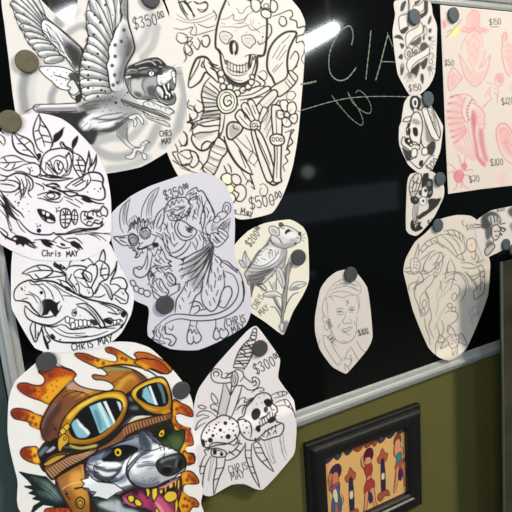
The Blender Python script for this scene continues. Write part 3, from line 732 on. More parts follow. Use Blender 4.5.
ART['demon'] = '''
o 110 160 4
k 36
# horns
o 112 180 8
l 6.6 | 142,152 100,190 68,240 60,310 68,380 90,420;142,152 130,210 118,270 115,330 130,370
l 4.4 | 125,170 95,220 85,290 95,360;115,190 98,250 100,310
l 6.6 | 375,58 310,100 265,170 240,230 232,300;375,58 355,120 325,180 312,240 318,290
l 4.4 | 350,85 300,150 280,220 272,300;335,110 305,180 292,240 295,290
w 150 .6 8 | 105,230 120,200 112,330 98,350;320,130 340,120 305,230 300,290
l 4.4 | 130,340 145,310 165,300 180,285 195,292 200,310 215,295 225,320;235,310 260,330 290,310 320,300
l 3.3 | 150,330 140,370;165,315 160,380;180,305 178,390;200,320 195,395;215,315 205,400;140,350 130,400;230,330 215,380;245,335 240,370;265,335 262,365;290,325 295,360;310,315 325,350;330,320 340,350
o 110 160 4
# ears
l 4.4 | 75,300 45,305 15,308 30,325 50,340 72,342;60,310 35,312;40,320 62,330
l 4.4 | 215,190 190,215 175,250 172,270;215,190 215,230 205,260 190,275;205,215 190,250 185,270
# brow fur
l 4.4 | 70,290 80,270 85,250 92,262 98,240 105,255 115,232 122,250 132,235 140,250 150,235 160,252 172,245
l 2.9 | 90,250 95,275 100,250;110,235 112,270;120,245 125,280;135,240 138,275;150,245 150,270;160,250 165,275;170,255 175,275;105,270 110,290;80,280 88,262;128,265 130,285;145,260 142,280
# eyes
w 150 .7 3 | 72,305 90,298 108,308 112,330 95,340 78,330
c 4.4 | 72,308 88,298 105,305 112,325 100,342 80,335
c 3.3 | 78,315 95,308 105,322 98,335 82,330
w 140 .8 3 | 82,318 98,315 104,325 90,330
c 4.4 | 118,295 130,275 150,272 160,290 155,308 135,315
c 3.3 | 125,295 140,282 152,290 150,305 135,308
w 140 .8 3 | 125,292 145,285 155,298 135,308
l 3.3 | 75,300 85,292 105,300;115,280 140,268 165,285
# muzzle
l 4.4 | 112,325 118,340 108,352 115,358 130,352 145,345 165,338 175,325 185,305
l 5.5 | 108,352 125,355 150,348
f 36 | 168,332 190,330 194,345 178,350 170,345
l 3.3 | 160,290 175,300 195,305 208,320;185,290 205,300;120,335 130,330;110,300 115,320
l 4.4 | 68,335 80,352 90,350 92,362 102,362 105,378 100,390 115,385 122,370 135,372
l 3.3 | 80,340 88,350;95,345 100,360;112,365 108,380;125,355 130,370
l 3.3 | 145,345 150,360 155,350 160,362 168,350 175,360
# tongue
l 4.4 | 150,362 145,390 135,420 118,438 105,430 95,435 95,455 110,468 130,468 148,455 160,430 165,400 170,375
l 3.3 | 105,430 118,425 128,432;150,380 150,410 142,440
# beard teeth and curls
l 3.3 | 165,365 175,385 185,370 190,355 200,362 205,345;190,380 200,375 205,360 212,355;175,350 185,345;180,390 190,405 200,395
# neck fur
l 4.4 | 200,345 215,370 225,395 245,405 232,412 245,425 222,425 200,432 185,425 175,410
l 3.3 | 205,300 215,330 235,360;225,320 230,340;215,290 235,310 245,330;180,400 205,415;195,385 220,410;230,345 240,370
l 3.7 | 210,250 225,265 215,280;205,270 200,285
# second beast: head
l 4.4 | 220,210 222,185 235,165 250,155 275,150 300,150 315,165 322,185
l 3.3 | 225,195 232,175 240,190 248,165 255,180 265,158 275,172 285,158 295,170;232,205 250,195 270,200 290,185
l 4.4 | 228,215 235,235 250,242 270,240 300,225 320,210 318,190
l 4.4 | 235,225 250,215 265,222 280,212 300,200
l 3.3 | 240,228 248,222 252,235 262,225 268,236 276,220 284,230 292,212 300,222 306,205
w 60 .8 3 | 240,205 258,202 255,212 240,214;280,188 300,182 298,192 282,198
l 3.3 | 260,190 275,185 280,195 268,202;240,200 225,205
# top tufts
l 4.4 | 300,150 310,130 330,115 345,110 352,125 365,122 378,135 390,160 408,190 418,215 415,235
l 3.3 | 310,140 325,130 318,150;335,120 330,140 345,130 342,155 358,140;330,160 350,155 345,175;355,150 362,170;320,150 312,170 330,180
l 4.4 | 315,165 330,150 350,145;322,185 310,205 318,225;378,135 400,175 412,210
l 3.3 | 385,160 370,200 362,240 370,280;360,175 352,200 350,225;378,180 372,210;365,230 358,255;345,190 335,215 330,240
# arm, shoulder
l 4.4 | 330,185 312,215 305,240;365,145 370,180 380,220 375,260 370,285 388,300
l 3.3 | 335,200 342,215;350,170 356,190;330,225 345,235;395,205 388,230;405,225 395,245;385,190 395,210
# ring, navel
c 4.4 | 262,250 278,240 300,248 318,262 345,280 340,300 318,318 290,320 268,300 258,275
l 4.4 | 275,248 270,275 285,300 310,308 330,298
w 40 .8 5 | 305,270 330,272 325,285 312,285
l 3.3 | 300,265 315,275 335,270;310,285 325,290;318,262 320,290;305,280 330,280
l 3.3 | 210,290 215,330 225,360 250,385 280,395 310,385;245,250 248,270;230,250 228,280 240,300
l 4.4 | 232,372 255,370 280,358 300,335 305,320;235,380 262,388 295,370 318,340 322,325
l 3.3 | 240,300 245,330 260,345;250,290 258,320;220,300 232,330;270,330 255,345;340,310 350,330 345,350;360,290 375,320 370,350;330,330 345,360;355,300 362,320;380,310 385,335
# chain and fist
o 160 180 6.564
b 206,203,212 6 | 412,180 425,150 445,148 462,165 462,200 445,222 425,222 410,205
c 4.4 | 425,180 435,165 448,172 448,195 436,205 426,198
b 206,203,212 6 | 375,225 400,208 430,210 440,228 420,250 390,262 372,250
b 206,203,212 5 | 355,250 380,235 395,250 385,275 362,280 352,268
l 5.5 | 305,295 320,275 355,255;300,300 302,340 325,360 345,350
l 4.4 | 345,205 365,245 355,255;350,265 340,330 370,310
w 150 .5 6 | 340,290 380,300 360,330 335,335
b 206,203,212 6 | 330,355 360,345 385,355 375,320 400,318 440,345 445,370 430,395 400,425 370,440 345,425 328,390
l 5.5 | 345,350 365,375 400,410;375,345 400,375 425,395;380,330 410,350 440,375;345,385 375,415;360,375 385,408
l 4.4 | 385,315 410,285 450,255 462,250;400,318 425,290 455,275;410,325 440,300 455,285;375,320 400,290 420,270;445,340 452,300 460,262
w 110 .6 6 | 400,300 440,275 440,320 415,325
l 4.4 | 290,350 325,365 330,390;250,330 280,350 290,380 315,405
o 110 160 4
# bundle of straw held in the fist
w 120 .5 10 | 385,340 410,335 380,420 360,512 330,512 310,460 290,440
l 4.4 | 400,330 370,355 330,375 290,400;405,335 375,370 330,400 285,420;410,340 380,380 330,420 280,440;410,345 385,395 340,440 280,465;412,348 390,400 350,460 300,490;415,350 395,420 365,480 345,512;415,355 400,430 385,500
l 3.3 | 395,345 350,380 300,410;400,350 360,400 310,450;405,355 370,430 330,500;408,360 385,440 360,512;402,350 380,400 320,470;280,395 295,410 275,420;290,430 275,445;300,455 285,475
l 4.4 | 285,400 300,390 290,405;388,300 395,320 405,335;412,350 410,330
# legs above
l 3.3 | 160,430 150,460 158,480 150,500;175,425 190,440 205,450;200,432 215,450 230,470;165,450 180,465;185,470 170,480 175,500;220,440 235,432 248,445
l 4.4 | 155,450 165,445 162,465 175,460 170,480
l 4.4 | 215,465 220,455 235,450 250,460 262,475 258,495 240,505 228,490
l 4.4 | 415,375 425,385 435,390 445,405 440,420 450,430;445,405 470,420 495,440 510,452
l 3.3 | 420,395 430,410;410,410 400,440 392,480 395,512;430,430 432,450;445,460 440,480;452,440 460,470
# left chain
o 128 240 4
b 208,206,214 4 | 8,165 20,160 30,172 28,185 14,180
b 208,206,214 4 | 22,188 34,182 45,195 40,208 26,202
b 208,206,214 4 | 42,198 56,192 66,205 58,216 44,212
b 208,206,214 4 | 62,206 78,200 90,212 82,226 66,222
# rose held at the waist
l 4.4 | 95,175 110,160 130,155 140,172 150,190 162,205 155,222 135,228 115,215 98,200 95,175
l 3.3 | 110,160 118,185 135,205 155,210;130,155 125,180 140,200;98,185 115,205;95,200 108,232 130,238
l 4.4 | 150,150 165,132 180,140 190,160 188,178 170,172 150,150;165,145 178,165;190,180 205,175 200,200
l 3.3 | 80,160 85,130 95,110 110,100 130,105 150,120;90,150 100,130;85,175 92,190;115,110 120,125;100,140 112,125
l 3.3 | 150,210 160,225 175,218 205,200 208,185
# hips and legs
l 4.4 | 232,170 215,205 195,235 190,265 188,290;300,170 290,205 270,225 258,255 245,295
l 3.3 | 240,160 235,185;225,190 232,205;250,205 240,230;215,230 222,245;270,190 262,205;205,260 210,275
l 4.4 | 300,185 292,215 298,250 312,272 332,285 350,275 362,250 372,215 385,180 380,130
l 3.3 | 310,200 318,220;330,180 335,205;350,160 345,190;340,230 348,250;325,245 330,262;360,200 352,222;345,130 350,150;330,100 335,130;365,140 360,160
l 4.4 | 372,240 362,262 385,270 402,245 415,215 410,190 395,185 378,200 368,235
l 4.4 | 245,255 262,245 285,250 300,270;250,270 280,262 285,280 265,295;290,280 310,275
# tail
l 4.4 | 375,80 400,88 420,108 440,120 425,122;420,108 445,130 460,170 465,210 455,248 430,280 400,300 360,315 310,322 260,322 215,315 180,320 150,335
l 4.4 | 388,125 420,140 438,175 440,210 425,245 395,275 350,295 300,302 250,300 210,296 175,300 140,320 125,335
l 5.5 | 455,165 462,200 460,245
# tail tuft
l 4.4 | 125,335 108,350 105,370 98,362 105,385 95,395 115,400 130,415 150,412
l 4.4 | 150,335 145,355 155,375 175,378 192,395 185,412 175,422 162,418 172,405 160,395 142,392 135,375
l 3.3 | 130,340 122,360 130,380 125,400 145,408;140,345 135,365;115,350 112,375 120,390;150,345 148,375;180,340 175,360 160,350
# hooves
l 4.4 | 250,320 245,345 238,370 235,395 240,412 255,415 262,405 272,412 288,402 292,385 282,368 272,345 278,322
l 3.3 | 240,370 250,355 255,372 265,358 272,375 282,365;262,405 260,385;245,340 262,345
l 4.4 | 350,315 350,345 342,370 342,390 355,398 368,388 380,395 400,380 398,362 385,345 388,312
l 3.3 | 345,365 355,350 362,368 372,352 380,362 392,352;368,388 365,370
k 44
t 30 -14 3.4 CHRIS | 388,316
t 28 -20 3.4 MAY 1.1 | 408,348
o 110 160 4
t 36 -16 4 $350^00 | 208,125
'''
ART['bird'] = '''
o 236 216 7.111
k 40
w 120 .9 8 | 60,400 120,320 200,220 240,150 250,200 330,225 358,240 350,320 320,380 260,400 190,480 90,490 70,440
b 186,182,184 5 | 62,408 100,345 130,290 165,245 215,215 240,170 262,200 330,228 358,235 352,300 330,370 290,380 250,430 190,480 95,488 78,450
w 226 .9 10 | 150,290 200,225 260,215 310,235 320,290 260,340 180,355 130,340
w 150 .7 8 | 325,235 355,240 350,300 310,360 300,330 325,290
w 105 .85 7 | 80,430 150,400 240,370 270,380 230,430 170,475 100,480
w 205 .8 6 | 200,440 250,400 290,390 270,430 200,478
b 208,204,204 5 | 262,120 300,85 350,68 400,85 450,118 460,140 455,180 430,195 400,215 340,228 285,215 255,185 245,150
w 140 .8 8 | 260,180 310,200 380,190 430,180 410,208 340,225 280,212
w 232 .8 8 | 300,100 350,80 420,115 440,140 380,160 330,140
w 160 .7 6 | 380,165 430,160 430,180 390,185
b 214,210,210 5 | 232,90 250,70 285,78 305,100 305,135 280,140 245,125
w 150 .7 5 | 250,85 285,100 290,130 255,110
b 90 4 | 305,70 308,48 325,48 338,68
f 26 | 345,118 358,98 378,92 385,108 365,118 352,130
f 40 | 440,118 462,112 460,135 448,140
l 4 | 320,85 345,90;375,100 400,110;430,150 445,160;285,145 310,165 330,200;310,160 320,190
f 40 | 415,190 422,208 432,190
k 60
l 3 | 455,148 490,125;458,155 495,155;455,162 485,182
k 40
l 5 | 240,150 225,190 190,225 150,275 110,345 75,385 60,410
l 4 | 110,340 170,355 220,340 270,300 300,250;100,365 170,375 240,355 300,310 325,250;80,395 160,395 250,375 310,340 345,290;75,425 150,420 220,395 270,380;85,455 150,450 210,420 245,395;100,480 160,470 210,440
l 3 | 150,280 180,275;170,255 200,250;200,235 230,235;140,300 165,320;180,300 210,310;230,260 240,300;260,245 255,290;280,240 280,280;300,240 298,270;130,320 150,335
d 14 | 245,242
d 9 | 232,258 245,262 110,400 255,425 195,445
l 4 | 285,380 250,425 200,470
# feet
f 90 | 100,488 130,490 118,540 110,580 104,560
l 5 | 130,490 170,480 200,495 215,520 200,530 190,510
# leaves left
b 200 4 | 62,248 80,290 100,325 85,360 60,355 45,310
l 3 | 62,248 68,300 75,350
b 190 4 | 18,315 45,320 62,345 60,370 35,355
# stem and plant
o 236 270 7.111
w 115 .75 5 | 340,-10 385,-60 400,-30 372,30 362,120 350,230 335,320 335,420 315,430 318,330 290,250 262,190 285,195 318,260 335,150
l 5 | 375,-80 355,0 352,60 345,130 325,190 330,270 318,350 325,440;400,-40 380,20 372,80 362,160 355,240 335,340 338,430
b 200 4 | 285,-10 310,-20 335,20 350,90 335,130 310,90 290,50
l 3 | 300,0 325,60 335,120
b 208 4 | 192,170 225,155 280,150 320,175 330,195 290,185 250,195 215,190
w 130 .6 4 | 210,180 270,175 300,185 250,192
b 212 4 | 378,140 400,100 440,82 500,92 460,125 420,140
l 3 | 385,135 430,110 490,95
w 120 .8 4 | 395,125 440,118 450,128 400,138
l 6 | 445,160 410,170 380,205 355,255 345,300;245,262 275,265 300,300 318,340;262,195 290,250 325,290;190,150 170,120 150,110 185,90
w 170 .8 4 | 255,100 280,80 285,140 262,130
l 5 | 235,80 262,140;285,60 285,140;160,100 200,140 225,155
w 120 .9 6 | 300,400 330,370 370,365 350,440 325,445
f 215 | 318,385 335,380 328,430 318,420
k 50
t 44 -58 4 CHRIS | 104,262
t 44 -40 4 MAY | 150,292
o 236 216 7.111
k 36
t 52 -52 5 $200^00 | 58,190
'''
ART['wolf'] = '''
o 0 336 5.333
k 22,14,12
# flames
b 178,76,22 6.2 | 92,268 105,252 140,250 185,262 220,260 238,240 232,215 205,192 215,180 250,170 290,160 330,168 380,185 412,205 395,235 360,250 320,300 285,340 262,362 210,342 160,325 110,295
w 228,164,34 .95 10 | 215,330 250,290 240,265 290,230 340,215 395,215 360,255 300,320 262,360
w 120,40,20 .8 10 | 95,262 150,258 170,300 150,318 105,290
w 150,55,20 .6 8 | 240,180 300,170 320,185 280,225 245,215
w 226,130,25 .7 8 | 180,280 215,275 215,325 190,320
k 120,44,16
d 26 6 | 268,208 155,298 182,290
d 8 | 330,212 302,238 275,262 212,322 190,312 290,200 345,195 205,295 130,290 180,270 282,290 262,235 240,300 300,270 225,310 250,325 150,275
k 22,14,12
b 180,78,22 6.2 | 58,410 68,390 100,385 150,395 190,415 228,430 222,470 212,495 190,488 160,475 150,458 115,448 75,438
w 228,162,34 .95 8 | 150,410 220,432 212,492 165,475
w 110,35,20 .85 7 | 60,405 100,390 125,420 100,440 68,430
k 126,50,18
d 20 6 | 125,415 150,425 175,435 165,460 190,470 105,405 140,440
k 22,14,12
# dark leather under everything
o 60 416 5.333
f 44,30,24 | -122,200 -60,120 60,110 320,50 590,-20 606,40 640,110 660,180 600,260 560,400 380,432 230,470 160,560 -20,560 -30,330 -96,290
w 150,104,40 .9 8 | -80,250 -30,205 40,200 60,215 -40,255;330,70 430,30 500,20 520,30 420,60 350,90
o 0 336 5.333
# helmet dome
b 128,76,42 8.8 | 215,495 222,450 245,400 275,350 320,300 360,262 400,232 440,195 500,172 560,160 620,160 680,170 740,195 790,240 812,300 800,340 700,380 560,420 430,520 370,560 250,560
w 178,114,42 .95 18 | 350,300 420,260 470,230 600,180 690,195 740,230 700,300 560,330 430,330
w 120,72,48 .9 16 | 240,430 300,350 350,310 370,350 330,430 290,520 240,540
w 96,60,50 .8 12 | 250,560 255,470 300,460 320,520 290,560
w 216,160,60 .8 10 | 560,300 640,230 700,205 720,240 660,290 600,320
w 150,90,30 .7 8 | 545,290 600,240 640,240 580,300;640,290 690,230 720,240 690,300
w 226,175,80 .7 7 | 440,300 500,262 520,282 440,320
w 150,160,110 .9 6 | 530,185 600,168 690,175 700,185 600,182 545,200
w 200,150,130 .85 7 | 350,270 390,240 450,265 480,290 440,300 380,290
w 165,160,150 .85 5 | 362,268 395,236 385,262 362,282
w 90,60,50 .9 8 | 740,205 800,240 812,300 780,260
w 120,110,120 .9 4 | 225,470 250,420 290,360 300,365 262,425 238,490
k 60,30,15
l 3.8 | 345,295 400,290 450,310 475,330;700,175 740,215 765,250
l 3.0 | 380,330 440,300;400,350 460,320;640,230 700,190;600,250 680,190;560,280 640,220
d 16 | 290,492
d 9 | 270,505 275,480 300,500 262,520 280,470
k 22,14,12
w 70,44,34 .85 8 | 225,500 250,430 300,370 330,340 320,400 270,470 255,540 225,550
w 206,150,60 .85 8 | 350,420 420,360 500,320 480,350 410,400 370,450
l 4 | 330,330 380,300 440,298 480,320;345,440 400,380 470,340
# white tongue of paper that licks over the helmet
o 60 336 5.333
k 22,14,12
b 232,229,224 6.2 | -20,140 20,165 60,180 85,205 70,232 100,262 150,280 210,290 260,292 288,275 270,250 230,235 190,232 172,218 180,205 240,212 248,195 215,170 160,150 100,115 60,85 0,60 -40,70 -40,110
F 232,229,224 | -60,50 60,60 90,110 70,170 -10,150 -40,130
k 22,14,12
b 188,104,28 6.2 | 78,98 95,90 140,95 190,115 240,130 290,138 305,125 292,100 250,85 242,65 270,60 320,80 360,105 395,125 410,118 395,98 415,85 470,92 530,120 590,150 590,190 540,200 470,172 400,160 340,152 280,155 240,158 215,172 160,150 110,125
w 228,168,36 .95 9 | 180,140 215,120 300,140 320,100 400,135 470,150 470,172 380,158 290,155 215,170
w 130,45,20 .85 9 | 80,100 120,92 160,110 160,135 110,122;245,62 280,65 310,95 280,92
w 190,80,20 .7 10 | 400,90 470,95 560,140 560,160 470,125
k 126,50,18
d 20 6 | 172,122 200,128 330,118 430,135 460,120 480,150 350,125 145,115 270,75 230,145 400,140 500,160 520,140 450,160
k 22,14,12
l 8.8 | 200,172 260,158 340,152 420,165 480,190 530,225
# right side flames
o 112 360 5.333
b 184,92,24 6.2 | 150,-8 200,-5 240,0 275,25 302,55 298,72 270,70 240,55 200,45 180,55 150,30 120,15
w 150,50,20 .8 8 | 220,0 270,22 298,55 280,65 240,35
w 228,162,34 .9 8 | 120,5 180,20 200,42 180,50 140,25
b 192,104,28 6.2 | 328,212 370,230 410,250 430,280 428,300 400,298 360,285 342,292 338,315 360,340 400,350 418,365 412,380 424,400 432,450 395,460 385,480 400,495 435,500 440,540 400,560 360,520 385,430 382,370 340,380 318,340 320,280
w 228,164,36 .9 9 | 325,230 350,240 340,280 328,330 350,370 380,370 380,440 400,450 380,500 360,480 330,380
w 150,50,20 .8 9 | 380,240 428,270 428,298 390,290;400,360 422,385 430,440 405,440
k 126,50,18
d 20 6 | 390,265 370,250 410,285 345,260 340,345 370,350 390,370 410,400 395,430 408,425 360,360 405,520 420,530
k 22,14,12
F 232,229,224 | 338,292 362,286 400,300 440,310 440,360 412,360 380,350 352,335
# lower right flames
o 112 416 5.333
b 192,104,28 6.2 | 380,190 400,195 430,205 438,225 436,252 400,250 385,262 375,300 400,292 430,300 455,330 462,355 440,362 395,362 378,380 382,410 410,430 440,440 462,465 455,485 430,485 400,520 350,520 355,420 370,300
w 228,164,36 .9 8 | 380,200 400,205 400,240 380,260;372,300 400,300 420,355 380,360;372,400 420,450 400,500 360,515 355,460
w 150,50,20 .7 8 | 415,205 436,225 430,250 410,240;430,310 460,350 435,358;430,445 460,470 430,480
k 126,50,18
d 20 6 | 415,225 425,215 410,320 425,335 400,340 390,440 410,450 430,465 380,480 400,480 440,345
# ear flap, flame, feather tuft on left
o 0 416 5.333
k 22,14,12
b 172,78,24 6.2 | 108,190 125,168 165,162 195,165 215,200 215,250 185,252 140,235 115,215
w 240,180,40 .95 7 | 165,170 200,175 212,245 180,245
w 120,40,20 .8 6 | 110,185 140,168 150,210 130,225
k 126,50,18
d 20 6 | 140,200 160,190 165,220 185,210 150,215
k 20,20,22
B 20,34,36 7.5 | 105,298 145,308 200,318 245,325 300,380 340,440 350,475 290,480 230,470 200,490 165,520 180,480 225,452 175,440 200,425 155,410 185,395 132,375 175,372 150,340
w 120,140,140 .85 12 | 215,350 260,350 300,400 330,450 280,445 240,400
w 80,110,90 .7 10 | 160,318 220,335 260,370 220,370;190,395 260,410 290,440 230,430
l 3.8 | 200,345 270,400 320,455;190,380 250,400 300,450
b 190,70,30 6.2 | 235,512 245,495 290,488 350,488 380,500 400,530 240,530
k 126,50,18
d 20 6 | 290,500 320,498 345,505 270,505
k 22,14,12
# brown ear flap
b 150,96,40 8.8 | 300,330 360,290 440,250 450,290 455,340 470,400 480,450 482,512 470,530 400,530 370,490 330,420 310,370
w 206,150,60 .9 14 | 380,300 430,290 450,350 470,440 440,480 400,420 370,350
w 120,75,35 .8 8 | 310,345 350,410 400,500 380,500 330,415
w 232,185,110 .7 4 | 440,260 448,320 443,320 434,270
k 22,14,12
d 16 | 355,415 
d 9 | 350,400 370,440 360,430
b 206,150,55 7.5 | 405,450 425,432 448,445 450,470 432,492 408,480
c 5.0 | 415,458 430,448 440,462 430,478 416,474
k 225,190,130
l 3.8 | 330,390 370,365 440,345 455,340
k 22,14,12
l 5.0 | 395,385 455,375;400,390 440,380
# ribbed band
b 122,80,52 7.5 | 235,270 290,250 370,210 440,195 520,160 520,185 440,235 360,275 300,318 278,335 258,320 245,300
o 0 416 5.333
k 200,162,122
l 5.0 | 250,290 285,330;262,280 298,320;275,272 310,310;288,262 325,302;300,255 340,292;313,248 355,285;326,240 370,275;340,233 385,266;353,226 400,258;366,220 415,248;380,214 430,238;394,210 445,228;410,205 458,220;425,202 470,212;440,198 485,203;456,194 500,192
k 22,14,12
l 8.8 | 235,268 290,248 370,208 440,192 520,155;245,300 262,325 280,338 305,320 360,278 440,238 500,205
b 20,20,24 6.2 | 200,190 225,170 300,118 310,160 320,190 280,200 250,220 228,248 215,235
w 110,125,140 .95 6 | 205,195 240,160 258,170 215,215
w 200,205,210 .9 3 | 245,195 262,175 300,150 300,165 268,190
l 3.8 | 240,190 232,230 260,195
b 200,150,60 5.0 | 232,255 290,215 350,205 345,215 260,262
# right band under the goggles
o 60 336 5.333
b 126,82,52 7.5 | 330,490 400,455 470,435 560,415 590,408 590,440 500,470 420,500 360,530 300,590 230,610 200,600
k 96,52,30
l 5.0 | 345,495 352,525;360,488 366,520;375,482 382,512;390,474 397,506;405,468 412,500;420,462 428,496;436,457 443,492;452,452 460,486;468,448 476,480;484,444 492,474;500,440 508,468;516,437 524,462;532,433 540,457;548,429 556,452;564,425 572,447;580,420 588,444
k 200,162,122
l 3.2 | 338,495 345,528;352,488 360,520;368,482 375,515;383,474 390,508;398,468 405,500;412,462 420,495;428,457 435,490;444,452 452,484;460,448 468,480;476,444 484,472;492,440 500,466;508,437 516,462;524,433 532,458;540,430 548,452;556,425 564,448
k 22,14,12
w 206,150,50 .95 8 | 365,480 400,445 480,425 520,420 440,440 385,470
l 7.5 | 330,490 370,465 470,435 590,405
# goggles strap and bridge
k 18,16,18
b 26,24,26 7.5 | 350,320 385,295 395,330 405,350 430,375 480,395 560,395 590,385 592,402 500,420 430,420 390,430 350,470 310,520 250,570 180,600 100,608 20,600 -30,585 0,560 100,575 200,560 270,520 330,460 360,400
w 120,125,130 .8 6 | 365,330 385,315 390,345 372,345;370,385 400,370 420,385 400,395;330,480 380,430 400,425 350,470
w 110,120,130 .7 5 | 20,585 120,592 200,578 200,585 110,600 20,595
# left goggle
b 176,120,22 8 | 0,500 15,450 55,395 110,350 180,315 250,295 310,292 345,310 362,350 352,410 320,470 270,520 210,560 140,580 60,575 15,560 -10,530
w 236,196,62 .9 6 | 40,420 120,360 220,315 300,305 340,330 345,380 330,360 290,325 200,335 110,385 50,445
w 120,75,20 .8 7 | 60,570 150,565 230,530 300,470 345,400 340,440 290,505 200,560 120,578
w 245,225,120 .7 4 | 90,375 180,325 200,325 110,375;330,330 345,360 340,380 328,345
b 14,12,16 7.5 | 50,490 75,440 120,390 180,355 240,335 290,335 325,350 330,385 310,430 270,480 210,525 140,548 90,545 60,525
o 60 336 5.333
F 130,185,200 | 155,375 215,350 285,470 225,515 210,520 185,450
F 200,225,228 | 195,362 215,352 270,480 255,492
F 226,235,236 | 228,350 245,345 295,455 285,470
w 140,195,210 .95 3 | 62,465 90,440 100,465 120,470 130,495 160,515 140,540 95,540 70,500
w 235,240,240 .95 2 | 90,440 110,462 125,480 150,500 158,520 145,525 125,500 100,478
F 200,215,220 | 300,345 320,352 328,375 322,405
w 70,120,135 .6 4 | 180,400 200,400 225,480 212,500
l 6.2 | 0,500 15,450 55,395 110,350 180,315 250,295 310,292 345,310 362,350 352,410 320,470 270,520 210,560 140,580 60,575
o 0 416 5.333
b 214,165,50 5.0 | 320,110 345,95 365,115 362,140 335,165 320,190 308,170 308,130
c 3.8 | 340,112 352,112 352,126 340,128
b 226,180,60 3.8 | 335,60 358,40 372,55 350,80
b 226,180,60 3.8 | 318,80 335,62 350,80 332,100
w 245,215,90 .8 4 | 370,150 430,165 510,150 510,165 430,178 380,165
# right goggle
o 112 360 5.333
k 18,16,18
b 176,120,22 8 | 100,175 120,145 170,115 230,92 270,92 295,120 312,170 318,215 312,262 285,285 240,290 180,270 140,235 110,205
w 240,205,70 .9 6 | 110,170 160,130 240,102 280,115 300,170 290,140 255,115 180,135 130,170 125,205
w 130,85,20 .8 6 | 130,225 180,260 250,278 300,265 305,220 312,262 280,285 220,282
w 245,225,120 .7 4 | 250,100 278,110 290,130 265,112;140,225 200,262 250,268 200,255
b 14,12,16 7.5 | 132,180 150,155 200,130 245,122 270,132 288,165 298,210 285,238 250,245 200,235 160,215 138,200
F 130,185,200 | 155,165 185,140 232,238 190,225 160,195
F 226,235,236 | 192,140 205,135 245,240 228,238
w 90,130,140 .9 3 | 240,125 262,130 280,180 285,230 272,225 262,180
w 30,25,28 .8 3 | 150,168 165,158 160,190 150,190
l 6.2 | 100,175 120,145 170,115 230,92 270,92 295,120 312,170 318,215 312,262 285,285 240,290 180,270 140,235 110,205 100,180
f 196,140,25 | 262,275 305,262 310,275 275,288
# face: dark mask around the eyes
o 60 416 5.333
k 18,18,22
b 100,108,122 3.8 | 150,230 200,190 290,150 360,115 420,95 470,85 512,100 540,120 560,110 600,125 628,120 640,150 620,230 560,260 500,190 400,240 380,330 340,400 260,440 200,440 150,400 120,380 150,330 135,290
w 205,210,216 .95 10 | 145,330 200,320 270,350 340,340 380,300 390,360 340,390 260,420 190,410 150,380
w 150,160,175 .9 10 | 200,210 300,150 400,110 480,90 450,150 400,150 330,150 250,190
w 215,218,222 .9 8 | 150,260 200,240 250,240 280,270 230,300 180,290
w 60,62,72 .8 6 | 170,300 210,330 270,345 330,310 350,260 320,320 270,360 200,345
w 230,232,234 .9 6 | 340,300 400,230 430,200 380,200 330,260 290,310 310,330
b 10,10,12 5.0 | 225,235 240,195 290,165 350,155 400,165 415,180 390,200 350,230 310,242 260,240
l 5.0 | 165,215 220,195 300,150 390,120;190,250 240,245;150,290 190,310 180,270 240,275;215,300 180,300;340,240 310,300 260,345 200,345
b 236,190,30 5.0 | 288,190 295,175 312,170 326,180 328,200 315,215 298,212
f 14 | 300,190 308,184 316,192 312,204 302,202
o 60 416 5.333
k 16,16,20
w 236,238,240 .9 5 | 205,236 250,246 300,244 330,262 290,278 240,262 200,262
w 40,44,52 .85 5 | 180,262 230,278 270,285 300,282 330,266 320,300 270,335 220,338 180,318 200,300
w 225,228,232 .9 5 | 195,285 250,298 300,296 270,320 225,318
w 236,238,240 .9 6 | 150,330 200,352 270,362 330,345 370,340 380,362 330,385 260,400 200,392 150,370
w 70,80,92 .8 5 | 400,375 340,392 280,420 220,430 260,405 320,380 380,366
w 236,238,240 .9 7 | 400,215 370,260 345,320 355,350 330,300 345,250 380,210
w 120,140,175 .7 7 | 200,215 250,190 280,180 230,225;300,350 350,320 350,350 310,362
w 40,42,50 .9 5 | 420,85 450,80 480,95 470,130 450,160 425,150
l 6 | 402,188 365,240 352,290 362,330 395,366 440,382
l 5 | 165,212 220,185 300,150 360,122 430,104;425,92 450,120 440,160 425,185;470,90 500,110 520,112
l 4 | 140,252 180,262 215,250;135,262 165,290 205,300;150,330 185,322 230,345 290,350 330,330 350,300;110,342 150,352;125,378 165,372 200,385;200,432 250,420 300,402 345,392;180,318 215,338 260,340
# right eye side, green dark fur
o 112 416 5.333
b 40,58,30 6.2 | 205,75 240,60 300,40 322,38 330,70 350,78 382,70 385,110 372,160 350,185 310,165 270,150 250,130
w 20,22,20 .9 8 | 210,80 260,60 310,50 320,90 270,125 235,115
w 70,90,45 .7 8 | 300,110 350,100 370,140 340,170
b 236,190,30 5.0 | 246,98 258,76 275,70 280,90 270,108 254,112
f 14 | 256,95 264,86 270,92 264,102
# snout
b 176,182,188 6.2 | 85,300 110,260 150,215 190,195 230,180 250,170 300,165 350,190 385,215 395,250 385,290 350,310 330,330 280,350 230,375 170,382 120,370 90,340
w 232,234,236 .95 12 | 110,290 150,240 210,205 250,200 250,235 240,280 180,290 130,310
w 236,238,238 .9 8 | 200,150 250,150 300,170 330,185 270,190 230,200 190,190
w 130,135,145 .8 8 | 100,330 150,340 210,330 250,320 240,345 180,370 120,360
w 120,125,135 .7 6 | 170,255 205,240 235,250 205,255;180,280 230,262 240,270 200,285
w 90,100,120 .8 6 | 150,90 190,90 215,130 190,190 160,180
w 190,196,205 .8 5 | 180,100 210,130 205,170 190,150
k 22,20,24
l 5.0 | 150,170 185,185 225,180 265,165;85,300 80,280 110,240 150,200;270,150 280,200 260,230;215,130 255,150 300,165;300,175 320,170;175,80 200,110 230,130
l 3.8 | 120,250 160,245 200,240;130,275 180,265 235,262;250,150 262,185
d 5 | 170,345 200,350 220,345 165,330 175,360 205,330 230,335 195,362 220,362
w 90,96,108 .85 5 | 90,340 130,372 190,380 250,362 250,345 190,362 130,350
